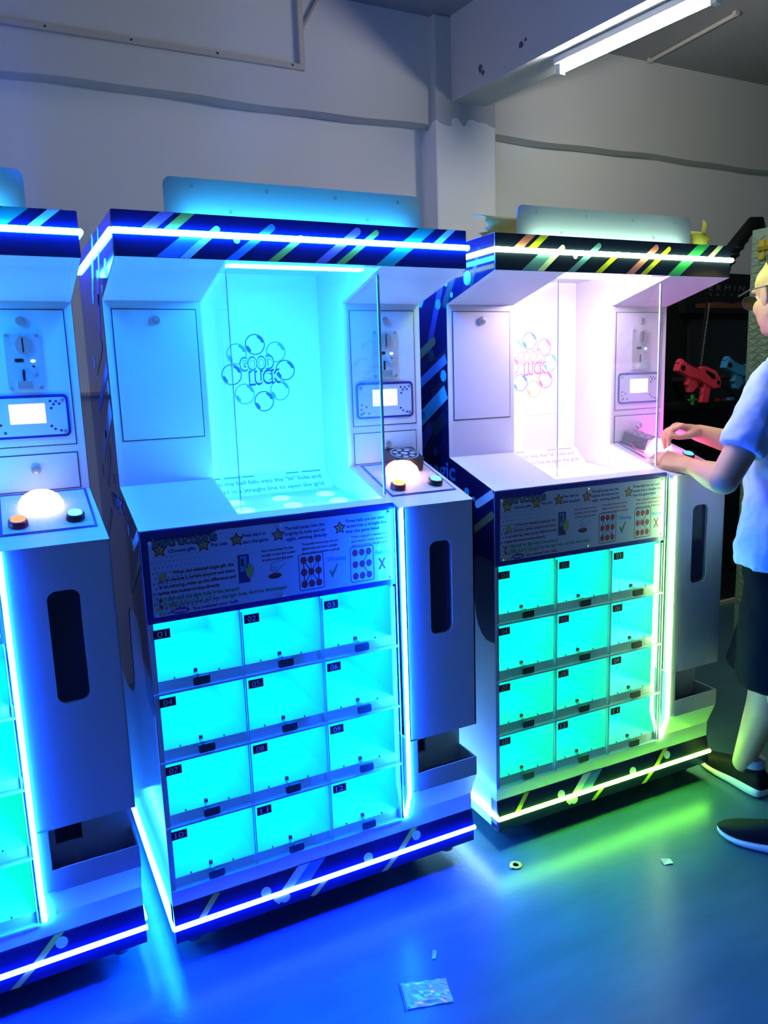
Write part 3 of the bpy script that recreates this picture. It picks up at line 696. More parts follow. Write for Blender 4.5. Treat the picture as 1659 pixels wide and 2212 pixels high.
    for p, q, w, m, lo, hi in (((.05, .1), (.125, .18), .014, S_YEL, .118, .1638), ((.26, .09), (.375, .19), .022, S_WHITE, .075, .117), ((.26, .09), (.375, .19), .022, S_WHITE, .119, .1638), ((.30, .09), (.415, .19), .030, S_BLUE, .119, .1638), ((.36, .07), (.44, .14), .014, S_YEL, .0705, .117),
                               ((.565, .06), (.70, .18), .014, S_YEL, .0705, .117), ((.565, .06), (.70, .18), .014, S_YEL, .119, .1638)):
        stripe(bf, Tb, p, q, w, m, lo, hi, h=.0008)
    for a, b_, m in ((.235, .127, S_WHITE), (.53, .127, S_WHITE), (.685, .143, S_WHITE), (.285, .094, S_WHITE)): bf.flat(clip_z(circle(a, b_, .014, 14, .013), .119 if b_ > .11 else .0705, .1638 if b_ > .11 else .117), Tb, .0012, m)
    bfo = bf.build('base_fascia', R, label='navy plinth with slanting coloured bars')
    MB().box(0, .013, .03, D, .07, .1, WHITEG).box(W-.013, W, .03, D, .07, .1, WHITEG).box(0, W, D-.013, D, .07, .16, WHITEG).build('plinth', R)
    z = .112
    strip_u([(-.004, -.0135, z), (W+.004, -.0135, z)], .0066, led_b, 'led_strip', bfo, 'glowing front plinth light strip')
    strip_u([(-.004, -.014, z), (-.004, D-.02, z)], .0036, led_bs, 'led_strip', bfo, 'glowing side plinth light strip')
    strip_u([(W+.004, .02, z), (W+.004, D-.02, z)], .006, P['side_r'], 'led_strip', bfo, 'glowing side plinth light strip')
    for x in (.13, .72):
        for y in (.10, D-.10):
            ct = MB().box(x-.022, x+.022, y-.022, y+.022, .064, .0705, STEEL).box(x-.016, x-.013, y-.014, y+.016, .024, .066, STEEL).box(x+.013, x+.016, y-.014, y+.016, .024, .066, STEEL).build('caster', R)
            MB().lathe([(.020, -.011), (.0245, -.009), (.0245, .009), (.020, .011)], (x, y, .0245), (1, 0, 0), RUBBER, 16).build('wheel', ct, smooth=True)
    for x in (.055, W-.055):
        for y in (.06, D-.06): MB().lathe([(.022, .022), (.024, .03), (.018, .036), (.006, .038), (.006, .072)], (x, y, 0), (0, 0, 1), RUBBER, 14).build('levelling_foot', R, smooth=True)
    return R

def ink(name, c): return mat(name, c, .4)
blu_led = glow('led_blue', (1.6, 30.0, 240.0), 1.0)
blu_base = glow('led_blue_base', (1.6, 6.0, 380.0), 1.0)
blu_hdr = glow('led_blue_header', (.8, 12.0, 26.0), 1.0)
blu_inner = glow('led_cyan_inner', (1.6, 58.0, 300.0), 1.0)
cy_cell = glow('led_cyan_cell', (.0, 2.7, 16.0), 1.0)
cg1 = glow('led_aqua_cell', (.0, 4.5, 2.6), 1.0); cg2 = glow('led_green_cell', (.0, 4.5, 1.4), 1.0)
P1 = dict(top=blu_led, base=blu_base, side=glow('led_sideblue', (2.0, 60.0, 800.0)), side_r=glow('led_sideblue_r', (1.5, 25.0, 90.0)), cells=[cy_cell]*4, inner=blu_inner, header=blu_hdr, edge=glow('led_edge_blue', (1.8, 40.0, 560.0)),
          hole=glow('hole_cyan', (.5, 20, 60)), pit=glow('pit_cyan', (22, 160, 420)), dome=glow('dome_pink', (12, 5, 4.5)), red=glow('cap_orange', (2.4, 1.0, .35)), blue=glow('cap_cyan', (.35, 1.7, 2.2)), ringr=mat('ring_red', (.28, .01, .03), .3),
          balls=[ink('ink_ball_blue', (.02, .10, .75)), ink('ink_ball_teal', (.02, .35, .75))], good=ink('ink_good', (.02, .22, .70)), luck=ink('ink_luck', (.02, .06, .72)), cap=ink('ink_caption', (.03, .22, .55)))
P0 = dict(P1); P0['cells'] = [cy_cell, cg1, cg2, cg2]; P0['dome'] = glow('dome_white', (4, 3.4, 4)); P0['red'] = glow('cap_red0', (3.0, .55, .25))
gr = glow('led_lime', (34, 60, 12))
P2 = dict(top=gr, base=glow('led_green', (14, 70, 2)), side=glow('led_side_white', (30,60,75)), side_r=gr, cells=[glow('led_mint_cell', (.0,5,2.7))]*2+[glow('led_mint_cell2', (.0,5,2.1))]*2, inner=glow('led_white_inner', (175,125,170)), header=glow('led_pale_header', (10,16,11)),
          edge=glow('led_edge_lime', (16,31,9)), hole=glow('hole_white', (6, 5, 6)), pit=glow('pit_white', (70, 60, 70)), dome=glow('dome_magenta', (42,4,38)), red=glow('cap_red2', (2.4, .3, .6)), blue=glow('cap_blue2', (.2, 1.2, 2.4)), ringr=BLACK,
          balls=[ink('ink_b1', (.10, .30, .70)), ink('ink_b2', (.65, .20, .40)), ink('ink_b3', (.12, .50, .55)), ink('ink_b4', (.45, .15, .55)), ink('ink_b5', (.60, .55, .15))], good=ink('ink_good2', (.65, .40, .30)), luck=ink('ink_luck2', (.70, .10, .35)), cap=ink('ink_caption2', (.30, .30, .45)))
N0 = [['01', '02', '03'], ['04', '05', '06'], ['07', '08', '09'], ['10', '11', '12']]
N2 = [['01', '02', '03'], ['04', '05', '06'], ['07', '08', '09'], ['10', '12', '11']]
M0 = machine((-.93873528, .03102765, 0), .01513111, 'white prize machine lit blue, leftmost and cut off by the left edge of the photo', P0, N0)
M1 = machine((0, 0, 0), 0, 'white prize machine in the middle of the row, lit blue with cyan prize cells', P1, N0)
M2 = machine((.96302309, -.00626996, 0), -.0174398, 'white prize machine at the right, with lime light strips and green lit cells, being played', P2, N2)

# black cooling fans left on the control panels
FG = mat('fan_grille', (.35, .38, .42), .4)
def fan(M, x, y, rz, label):
    p = M.matrix_basis @ Vector(Td(x, y, .004))
    t = root('cooling_fan', p, M.rotation_euler.z+rz, label, 'fan', 'cooling fans on the control panels')
    t.rotation_euler.x = math.atan(K)
    MB().prism(rrect(-.045, .045, -.045, .045, .006, 3), lambda a, b_, h: (a, b_, h), 0, .038, BLACK).build('housing', t)
    mb = MB()
    o1 = circle(0, 0, .042, 24); i1 = circle(0, 0, .038, 24); ring(mb, o1, i1, lambda a, b_, h: (a, b_, h), .0386, FG)
    for k in range(7):
        a = 2*PI*k/7; r = .026 if k else 0
        mb.flat(circle(.026*math.cos(a), .026*math.sin(a), .0085, 10), lambda a_, b_, h: (a_, b_, h), .0387, FG)
    mb.flat(circle(0, 0, .011, 12), lambda a_, b_, h: (a_, b_, h), .0387, FG)
    mb.build('grille', t, label='pale round grille with bosses')
    MB().tube([(-.045, .01, .01), (-.06, -.01, .006), (-.075, -.03, .004), (-.082, -.06, .003)], .002, mat('red_wire', (.4, .02, .03), .5), 6).build('wire', t, label='thin red wire')
bpy.context.view_layer.update()
fan(M1, .790, .207, -.08, 'black square cooling fan behind the dome of the middle machine')
fan(M2, .722, .200, .35, 'black square cooling fan behind the dome of the right machine')

# yellow paper rolled behind the header of the right machine
def paper(M, x0, x1, y, r, label, seed):
    rnd = random.Random(seed); mt = mat('yellow_paper', (.78, .72, .28), .6, noise=.08, nscale=30)
    if 'paper_glow' not in MATS:
        nt = mt.node_tree; tl = nt.nodes.new('ShaderNodeBsdfTranslucent'); tl.inputs[0].default_value = (.85, .78, .30, 1); ms = nt.nodes.new('ShaderNodeMixShader'); ms.inputs[0].default_value = .5
        nt.links.new(nt.nodes['Principled BSDF'].outputs[0], ms.inputs[1]); nt.links.new(tl.outputs[0], ms.inputs[2]); nt.links.new(ms.outputs[0], nt.nodes['Material Output'].inputs[0]); MATS['paper_glow'] = mt
    p = M.matrix_basis @ Vector((x0, y, 1.80)); t = root('yellow_paper', p, M.rotation_euler.z, label, 'paper', 'yellow papers on the right machine')
    mb = MB(); L = x1-x0; nx = 9; na = 18; vs = []; fs = []
    for i in range(nx+1):
        for k in range(na+1):
            a = math.radians(70)+math.radians(215)*k/na; rr = r*(1-.18*k/na)+rnd.uniform(-.0012, .0012)
            vs.append((L*i/nx+rnd.uniform(-.004, .004)+(rnd.uniform(-.02, .02) if i in (0, nx) else 0), rr*math.cos(a), r+.004+rr*math.sin(a)))
    for i in range(nx):
        for k in range(na): q = i*(na+1)+k; fs.append((q, q+1, q+na+2, q+na+1))
    mb.add(vs, fs, mt); o = mb.build('sheet', t, smooth=True)
    so = o.modifiers.new('thick', 'SOLIDIFY'); so.thickness = .0012
    mb = MB().add([(L-.03, -.02, .05), (L-.006, -.018, .055), (L+.002, -.014, .10), (L-.016, -.016, .112)], [(0, 1, 2, 3)], mt)
    o = mb.build('torn_flap', t); so = o.modifiers.new('thick', 'SOLIDIFY'); so.thickness = .0012
paper(M2, .055, .40, .155, .038, 'curled yellow paper behind the left end of the right machine header board', 3)
paper(M2, .62, .95, .165, .036, 'curled yellow paper behind the right end of the right machine header board', 5)

# ------------------------------------------------------------------ background on the right
AB = mat('arcade_black', (.006, .0065, .007), .5, spec=.2); AB2 = mat('arcade_charcoal', (.012, .0125, .014), .4, spec=.3)
A = root('arcade_cabinet', (3.18, 1.46, 0), 0, 'dark shooting arcade cabinet by the back wall, behind the machine at the right', 'arcade machine')
MB().box(-.35, 1.5, .05, .50, 0, 1.97, AB).build('housing', A, bevel=.01)
MB().box(-.35, 1.5, -.10, .06, .0, .16, AB2).box(-.35, 1.5, -.02, .06, .16, .95, AB).build('lower_front', A)
MB().box(-.35, 1.5, -.125, -.10, .0, .022, mat('pale_kick', (.55, .52, .45), .5)).build('kick_strip', A, label='pale strip along the foot')
MB().box(-.37, 1.52, -.20, .06, 1.205, 1.235, AB).build('gun_shelf', A)
MB().box(.26, 1.4, .035, .055, 1.27, 1.66, mat('dead_screen', (.006, .007, .009), .12)).build('screen', A, label='dark switched-off screen')
MB().box(.20, 1.46, .03, .052, 1.24, 1.70, AB2).build('screen_bezel', A)
mq = MB().box(.12, 1.5, .0, .055, 1.735, 1.935, AB).build('marquee', A)
Tm = lambda a, b_, h: (a, -.001-h, b_)
pm = MB()
LET = mat('marquee_letters', (.11, .11, .11), .5)
text(pm, 'T E R M I N A T O R', Tm, .235, 1.862, .66, .032, LET, .001, .0, .12)
text(pm, 'S  A  L  V  A  T  I  O  N', Tm, .31, 1.832, .50, .017, LET, .001, .0)
pm.build('marquee_text', mq, label='grey title lettering')
pm = MB(); EMB = mat('ember_print', (.13, .035, .012), .6, noise=.7, nscale=14)
pm.flat([(.20, 1.765), (1.4, 1.765), (1.4, 1.79), (1.0, 1.80), (.75, 1.785), (.62, 1.805), (.5, 1.79), (.38, 1.80), (.20, 1.785)], Tm, .0008, EMB); pm.build('ember_band', mq, label='dull orange band of the title print')
# bent black arms on its top
arm = MB(); pts = [(.42, .2, 1.80), (.50, .12, 1.98), (.575, .08, 2.10), (.645, .05, 2.20), (.70, .04, 2.265), (.745, .04, 2.27), (.77, .04, 2.22), (.765, .04, 2.15)]
arm.tube(pts, [.08, .058, .045, .04, .036, .036, .033, .028], AB, 12)
for i in range(7): arm.ell((.49+.035*i, .04, 1.99+.042*i), (.035, .02, .016), AB2)
arm.build('topper_arm', A, smooth=True, label='black bent ornamental arm rising over the cabinet')
MB().tube([(.10, .12, 1.90), (.34, .11, 1.985), (.52, .10, 2.07)], .014, AB, 8).build('topper_strut', A, smooth=True)
MB().tube([(.26, -.03, 1.80), (.24, -.03, 1.66), (.225, -.03, 1.52), (.215, -.03, 1.44), (.22, -.03, 1.38), (.20, -.03, 1.22)], .005, AB, 8).build('cable', A, smooth=True)
ch = MB()
for i in range(34):
    f = i/33; ch.ell((.262-.05*f, -.045, 1.78-.36*f), (.007, .005, .0045), mat('bead_grey', (.22, .21, .19), .5), None, 8, 5)
ch.build('bead_chain', A, smooth=True, label='row of small pale beads on the cable')
for x, m, lab in ((-.03, mat('green_plastic', (.05, .35, .06), .5), 'small green cross-shaped mark'),):
    MB().box(x-.03, x+.03, -.215, -.202, 1.252, 1.260, m).box(x-.006, x+.006, -.215, -.202, 1.228, 1.282, m).build('cross_mark', A, label=lab)
for x, m, nm in ((.28, mat('red_btn', (.32, .03, .02), .4), 'red_button'), (.375, mat('blue_btn', (.02, .08, .25), .4), 'blue_button')):
    MB().lathe([(.028, 0), (.026, .014), (.012, .018)], (x, -.12, 1.235), (0, 0, 1), m, 16).build(nm, A, smooth=True, label=nm.replace('_', ' '))
def gun(loc, m, label):
    t = root('toy_gun', loc, 0, label, 'toy gun', 'toy guns on the dark arcade cabinet')
    t.rotation_euler = (0, math.radians(21), math.radians(-6)); t.scale = (.86, .86, .86)
    def P_(poly, h0, h1, nm, mm, lab=None, bev=.004): return MB().prism(poly, lambda a, b_, h: (a, h, b_), h0, h1, mm).build(nm, t, bevel=bev, label=lab)
    P_([(-.205, .03), (-.19, .055), (-.06, .05), (.0, .085), (.09, .085), (.15, .045), (.165, .0), (.12, -.025), (-.02, -.01), (-.09, -.02), (-.20, -.015)], -.028, .028, 'body', m)
    P_([(-.215, .035), (-.20, .066), (-.175, .066), (-.17, .05), (-.20, .03)], -.018, .018, 'front_sight', m)
    P_([(-.09, -.015), (-.03, -.01), (-.01, -.06), (-.03, -.105), (-.055, -.108), (-.075, -.075), (-.095, -.07)], -.02, .02, 'magazine', m)
    P_([(.045, -.015), (.098, -.02), (.118, -.115), (.10, -.14), (.062, -.135), (.055, -.09), (.042, -.07)], -.018, .018, 'grip', m)
    P_([(.0, .062), (.085, .058), (.10, .038), (.075, .03), (.015, .046)], -.031, .031, 'side_slot', AB, 'black slot in the side', 0)
    P_([(.12, .035), (.143, .033), (.147, .012), (.125, .012)], -.030, .030, 'rear_vent', AB, 'dark rear vent', 0)
    MB().lathe([(.017, -.031), (.017, .031)], (-.175, 0, .012), (0, 1, 0), AB, 14).build('muzzle_knob', t, label='dark round plug')
    mb = MB()
    for i in range(7): mb.box(-.155+i*.016, -.148+i*.016, -.029, .029, .044, .051, AB)
    mb.build('rib_row', t, label='row of dark ribs')
    MB().tube([(.0, -.012, -.012), (.005, 0, -.05), (.04, 0, -.055), (.05, .0, -.03)], .005, m, 6).build('trigger_guard', t)
    MB().box(-.012, .012, .028, .24, -.02, .012, AB2).build('holder_arm', t, label='dark bracket behind the gun')
gun((3.252, 1.30, 1.365), mat('red_toy', (.95, .05, .10), .4), 'red toy gun held on the dark arcade cabinet')
gun((3.62, 1.30, 1.372), mat('blue_toy', (.04, .26, .58), .4), 'blue toy gun beside the red one, half hidden by the foil-clad cabinet')

# tall foil-clad cabinet at the right edge
FOIL = mat('green_silver_foil', (.26, .36, .26), .35, .5, noise=.12, nscale=25)
B = root('foil_cabinet', (3.245, .15, 0), 0, 'tall cabinet clad in embossed silver-green foil at the right edge', 'cabinet')
MB().box(0, .7, 0, .85, 0, 2.10, FOIL).build('carcass', B, bevel=.004)
mb = MB()
rh = .036
for r in range(int(2.06/rh)):
    z = .02+r*rh
    mb.box(-.0045, 0, .005, .845, z-.0016, z+.0016, FOIL)
    n = 24; dy = .84/n
    for i in range(n):
        y0 = .845-i*dy; a = (z+.005, z+rh-.006) if i % 2 else (z+rh-.006, z+.005)
        mb.tube([(-.001, y0, a[0]), (-.001, y0-dy, a[1])], .0042, FOIL, 4, False)
mb.build('embossed_relief', B, kind='stuff')
BR = mat('yellow_latch', (.42, .36, .03), .35, .3)
for z in (1.995, 1.35, .70):
    k = MB().box(-.014, 0, .70, .80, z-.048, z+.048, BR).build('clasp', B, bevel=.004, label='yellow clasp on the foil cabinet')
    MB().box(-.024, -.014, .725, .735, z-.05, z+.05, BR).box(-.022, -.014, .76, .768, z-.044, z+.044, BR).box(-.026, -.014, .71, .80, z-.004, z+.014, mat('latch_dark', (.22, .18, .02), .4, .3)).build('clasp_bar', k)

# ------------------------------------------------------------------ litter on the floor
t = root('ring_washer', (.970, -.092, 0), .2, 'small yellow ring lying on the floor in front of the right machine', 'ring')
MB().lathe([(.009, .0005), (.017, .0005), (.018, .003), (.016, .0045), (.010, .0045), (.009, .003), (.009, .0005)], (0, 0, 0), (0, 0, 1), mat('brass_paper', (.92, .68, .10), .5), 20).build('ring', t, smooth=True)
MB().box(-.022, -.014, -.005, .006, .002, .005, MATS['brass_paper']).build('tab', t)
t = tag(MB().add([(-.014, -.011, .0008), (.015, -.012, .003), (.016, .010, .002), (-.013, .012, .006), (-.014, -.011, .0018), (.015, -.012, .004), (.016, .010, .003), (-.013, .012, .007)], [(0, 3, 2, 1), (4, 5, 6, 7), (0, 1, 5, 4), (1, 2, 6, 5), (2, 3, 7, 6), (3, 0, 4, 7)], mat('cream_tape', (.95, .85, .42), .6)).build('tape_scrap'), 'scrap of cream tape on the green-lit floor near the black shoe', 'scrap')
t.location = (1.363, -.297, 0); t.rotation_euler.z = -.3
BAGM = clear('bag_plastic', (.62, .82, .98), .14, .25, .30)
bag = root('plastic_bag', (.50, -.378, 0), 0, 'crumpled clear zip bag lying on the blue-lit floor', 'bag')
c4 = [Vector((-.040, .054, 0)), Vector((.063, .017, 0)), Vector((.043, -.052, 0)), Vector((-.062, -.021, 0))]
mb = MB(); vs = []; fs = []; nn = 12; rr = random.Random(2)
for i in range(nn+1):
    for j in range(nn+1):
        u, v = i/nn, j/nn; p = (c4[0]*(1-u)+c4[1]*u)*(1-v)+(c4[3]*(1-u)+c4[2]*u)*v
        e = min(u, 1-u, v, 1-v); vs.append((p.x, p.y, .0016+min(1, e*5)*.004+rr.uniform(0, .003)))
for i in range(nn):
    for j in range(nn): q = i*(nn+1)+j; fs.append((q, q+1, q+nn+2, q+nn+1))
mb.add(vs, fs, BAGM); o = mb.build('film', bag); so = o.modifiers.new('thick', 'SOLIDIFY'); so.thickness = .0006
MB().tube([c4[0]*.92+Vector((0, 0, .004)), c4[3]*.92+Vector((0, 0, .004))], .0016, mat('zip_blue', (.35, .55, .85), .4), 6).build('zip_strip', bag, label='pale zip strip')
MB().tube([c4[0]*1.03+Vector((-.003, 0, .003)), c4[3]*1.03+Vector((-.003, 0, .003))], .0012, mat('zip_red', (.25, .05, .12), .4), 6).build('mouth_edge', bag, label='dark reddish bag mouth')
t = tag(MB().add([(-.014, -.010, .001), (-.004, -.014, .003), (.012, .008, .002), (.003, .013, .004), (-.014, -.010, .002), (-.004, -.014, .004), (.012, .008, .003), (.003, .013, .005)], [(0, 3, 2, 1), (4, 5, 6, 7), (0, 1, 5, 4), (1, 2, 6, 5), (2, 3, 7, 6), (3, 0, 4, 7)], BAGM).build('film_scrap'), 'tiny scrap of clear film on the floor behind the zip bag', 'scrap')
t.location = (.579, -.281, 0)

# ------------------------------------------------------------------ the player
V = Vector
per = root('person', (1.83, -.28, 0), 0, 'person in light blue shirt and dark shorts playing the right machine, hands on the dome', 'person')
O_ = V((1.83, -.28, 0))
def rel(p): return V(p)-O_
def skin_obj(mb, name, parent, m, vox, smooth_it=6, disp=0.0, label=None, dsize=.05):
    o = mb.build(name, parent, smooth='all', label=label)
    rm = o.modifiers.new('remesh', 'REMESH'); rm.mode = 'VOXEL'; rm.voxel_size = vox; rm.use_smooth_shade = True
    sm = o.modifiers.new('smooth', 'SMOOTH'); sm.factor = .5; sm.iterations = smooth_it
    if disp:
        tx = bpy.data.textures.new(name+'_folds', 'CLOUDS'); tx.noise_scale = dsize
        dm = o.modifiers.new('folds', 'DISPLACE'); dm.texture = tx; dm.strength = disp; dm.mid_level = .5; dm.texture_coords = 'LOCAL'
    return o
bf_ = V((-.2, .98, 0)).normalized(); br_ = V((.98, .2, 0)).normalized()
pel = V((1.865, -.30, .93)); neck = V((1.885, -.245, 1.455))
SL, SR = V((1.715, -.315, 1.375)), V((2.05, -.19, 1.39))
EL, WL = V((1.552, -.282, 1.118)), V((1.688, -.060, 1.122))
ER, WR = V((1.965, -.115, 1.150)), V((1.815, .040, 1.218))
HL, HR = pel-br_*.09+V((0, 0, -.03)), pel+br_*.09+V((0, 0, -.03))
KL, KR = V((1.775, -.345, .475)), V((1.872, -.225, .47))
AL, AR = V((1.745, -.455, .105)), V((1.884, -.138, .105))
mb = MB(); c = lambda a, ra, b_, rb: mb.cap(rel(a), ra, rel(b_), rb, SKIN)
c(pel, .125, pel+V((0, 0, .22)), .115); c(pel+V((0, 0, .22)), .115, neck-V((0, 0, .14)), .12); c(SL, .055, neck-V((0, 0, .07)), .07); c(SR, .055, neck-V((0, 0, .07)), .07)
hd = V((1.888, -.199, 1.645)); hf = V((.28, .95, -.14)).normalized(); hr = hf.cross(V((0, 0, 1))).normalized(); hu = hr.cross(hf)
HM = Matrix((hr, hf, hu)).transposed()
def hp(x, y, z): return hd + (hr*x + hf*y + hu*z)*1.06
c(neck-V((0, 0, .05)), .060, hp(0, -.026, -.05), .054)
c(SL, .052, EL, .041); c(EL, .042, EL.lerp(WL, .35), .041); c(EL.lerp(WL, .35), .041, WL, .027)
c(SR, .052, ER, .041); c(ER, .042, ER.lerp(WR, .35), .042); c(ER.lerp(WR, .35), .042, WR, .028)
for h_, k_, a_ in ((HL, KL, AL), (HR, KR, AR)):
    c(h_, .085, k_, .055); calf = k_.lerp(a_, .33)+V((.0, -.018, 0)); c(k_, .053, calf, .056); c(calf, .056, a_, .034)
# head
mb.ell(rel(hp(0, -.012, .025)), (.076, .098, .098), SKIN, HM, 24, 16); mb.ell(rel(hp(0, .030, -.045)), (.066, .066, .078), SKIN, HM, 20, 14); mb.ell(rel(hp(0, .024, .030)), (.070, .070, .070), SKIN, HM, 20, 14)
mb.ell(rel(hp(0, .072, -.092)), (.026, .022, .020), SKIN, HM); c(hp(0, .090, .0), .010, hp(0, .101, -.038), .0125)
for s_ in (-1, 1):
    mb.ell(rel(hp(s_*.040, .054, -.032)), (.026, .023, .028), SKIN, HM); c(hp(s_*.048, .016, -.056), .015, hp(s_*.020, .064, -.090), .017); mb.ell(rel(hp(s_*.078, -.012, -.012)), (.008, .018, .031), SKIN, HM)
    mb.ell(rel(hp(s_*.03, .080, .022)), (.024, .010, .009), SKIN, HM)
mb.ell(rel(hp(0, .088, -.066)), (.022, .014, .010), SKIN, HM)
# hands
def hand(Wp, a, s, curl, thumb, spread=.0, k=1.0):
    a = a.normalized(); s = (s-a*s.dot(a)).normalized(); n = s.cross(a); n = n if n.z > 0 else -n
    ms = []
    for q, off in enumerate((.028, .0095, -.009, -.027)):
        off *= k; base = Wp + a*.018 + s*off*.65; m_ = Wp + a*(.086, .090, .086, .078)[q]*k + s*off + n*(.004, .006, .004, 0)[q]
        c(base, .015*k, m_, .0128*k); ms.append(m_)
    c(Wp, .026, Wp+a*.045, .022); mb.ell(rel(Wp+a*.05-n*.004), (.034, .034, .017), SKIN, Matrix((s, a, n)).transposed())
    for q, m_ in enumerate(ms):
        L = (.040, .044, .041, .032)[q]*k; p = m_; ang = 0
        for seg, f in enumerate((1.0, .66, .52)):
            ang += curl[q][seg]; d = a*math.cos(ang)-n*math.sin(ang) + s*spread*(1.5-q)*.1
            p2 = p+d.normalized()*L*f; r0 = (.0095, .0088, .0080)[seg]; c(p, r0, p2, r0-.0009); p = p2
        NAILS.append((p, d.normalized(), n*math.cos(ang)+a*math.sin(ang), s))
    p = Wp+a*.022+s*.024-n*.006; c(Wp+a*.03, .018, p+a*.014+s*.006, .016)
    p = p+a*.012+s*.004
    for seg, (da, ds, dn, L) in enumerate(thumb):
        d = (a*da+s*ds+n*dn).normalized(); p2 = p+d*L; r0 = (.0125, .0108, .0098)[seg]; c(p, r0, p2, r0-.001); p = p2
    NAILS.append((p, d, n, s))
NAILS = []
rad = math.radians
hand(WL, V((-.48, .82, .20)), V((.80, .36, .48)), [[rad(q) for q in cc] for cc in ((24, 44, 30), (28, 48, 32), (34, 52, 34), (40, 54, 36))], ((.75, .6, -.15, .032), (.9, .25, -.3, .028), (.95, .0, -.35, .022)), 1.4, 1.08)
hand(WR, V((-.95, .26, .24)), V((-.2, -.95, .05)), [[rad(q) for q in cc] for cc in ((30, 48, 30), (34, 52, 32), (40, 55, 34), (44, 55, 36))], ((.8, .35, -.45, .034), (.95, .0, -.3, .030), (.97, -.1, -.1, .024)), .5)
body = skin_obj(mb, 'body', per, SKIN, .0042, 4)
# nails
mb = MB()
for p, d, up_, s in NAILS:
    d = d.normalized(); s2 = up_.cross(d).normalized(); u3 = d.cross(s2)
    mb.ell(rel(p+d*.003+u3*.0066), (.0045, .006, .0018), mat('nail', (.66, .42, .34), .3), Matrix((s2, d, u3)).transposed(), 10, 6)
mb.build('nail_set', per, smooth='all', label='fingernails')
# eyes, mouth, hair, glasses
for s_ in (-1, 1):
    e = MB().ell(rel(hp(s_*.03, .0715, .006)), (.012, .012, .012), mat('eye_white', (.75, .74, .72), .2), HM); e.ell(rel(hp(s_*.03, .0822, .006)), (.0055, .003, .0055), BLACK, HM); e.build('eye', per, smooth='all')
MB().ell(rel(hp(0, .1005, -.066)), (.021, .006, .005), mat('lips', (.45, .16, .14), .4), HM).build('mouth', per, smooth='all')
HAIR = mat('black_hair', (.010, .008, .007), .6, bump=.5, nscale=140, spec=.2)
mb = MB(); vs = []; fs = []; nu, nv = 28, 12
for j in range(nv+1):
    ph = (PI*.62)*j/nv
    for i in range(nu):
        t_ = 2*PI*i/nu; fr = math.cos(t_-PI/2)          # +1 in front
        lim = 1.0 if fr < -.5 else 1-.62*min(1, (fr+.5)/.65)
        p_ = ph*lim; k_ = 1.0+.05*math.sin(t_*9+j)
        vs.append(rel(hp(.0815*k_*math.sin(p_)*math.cos(t_), -.014+.1045*k_*math.sin(p_)*math.sin(t_), .030+.1045*k_*math.cos(p_))))
for j in range(nv):
    for i in range(nu): fs.append((j*nu+i, (j+1)*nu+i, (j+1)*nu+(i+1) % nu, j*nu+(i+1) % nu))
mb.add(vs, fs, HAIR); o = mb.build('hair', per, smooth='all', label='short black hair'); so = o.modifiers.new('thick', 'SOLIDIFY'); so.thickness = .012; so.offset = -1
GL = root('eyeglasses', (0, 0, 0), 0, '', ''); del GL['label']; del GL['category']; GL.parent = per
for s_ in (-1, 1):
    mb = MB().tube([rel(hp(s_*.084, -.03, .012)), rel(hp(s_*.082, .05, .018)), rel(hp(s_*.070, .112, .016))], .0022, mat('gunmetal', (.25, .26, .27), .25, .9), 6); mb.build('temple', GL, smooth=True)
    lens = MB(); pts = [hp(s_*.036+.027*math.cos(q), .112-.004*math.cos(q)**2, .0-.005+.021*math.sin(q)) for q in [2*PI*k/16 for k in range(16)]]
    lens.add([rel(p) for p in pts]+[rel(p-hf*.003) for p in pts], [tuple(range(16)), tuple(range(31, 15, -1))]+[(k, 16+k, 16+(k+1) % 16, (k+1) % 16) for k in range(16)], mat('dark_lens', (.03, .03, .035), .1)); lens.build('lens', GL, label='dark lens')
MB().tube([rel(hp(-.011, .113, .003)), rel(hp(0, .116, .006)), rel(hp(.011, .113, .003))], .0018, MATS['gunmetal'], 6).build('bridge', GL)
# shirt
SH = mat('light_blue_cotton', (.40, .52, .74), .85, noise=.08, nscale=70, bump=.08)
mb = MB(); c = lambda a, ra, b_, rb: mb.cap(rel(a), ra, rel(b_), rb, SH)
secs = []
for z, cx, cy_, rx, ry in ((.845, 1.856, -.308, .205, .168), (.90, 1.858, -.304, .200, .163), (1.0, 1.862, -.298, .178, .145), (1.12, 1.868, -.288, .178, .142), (1.25, 1.877, -.272, .190, .138), (1.36, 1.883, -.258, .185, .118), (1.42, 1.885, -.25, .13, .092), (1.462, 1.887, -.243, .078, .074)):
    secs.append([rel(V((cx, cy_, z))+br_*rx*math.cos(q)+bf_*ry*math.sin(q)) for q in [2*PI*k/28 for k in range(28)]])
mb.loft(secs, SH)
def sleeve(S_, E_, f, r0, r1):
    d = (E_-S_); e = S_+d*f; n_ = d.normalized(); a_ = n_.orthogonal().normalized(); b2 = n_.cross(a_); sec = []
    for p, r in ((S_-n_*.02, r0*.85), (S_+d*.1, r0), (S_+d*f*.6, (r0+r1)/2), (e, r1)): sec.append([rel(p+(a_*math.cos(q)+b2*math.sin(q))*r) for q in [2*PI*k/20 for k in range(20)]])
    mb.loft(sec, SH)
sleeve(SL, EL, .70, .078, .064); sleeve(SR, ER, .70, .085, .072)
c(SL, .078, neck-V((0, 0, .09)), .085); c(SR, .078, neck-V((0, 0, .09)), .085)
skin_obj(mb, 'shirt', per, SH, .008, 5, .022, 'light blue short-sleeved T-shirt', .07)
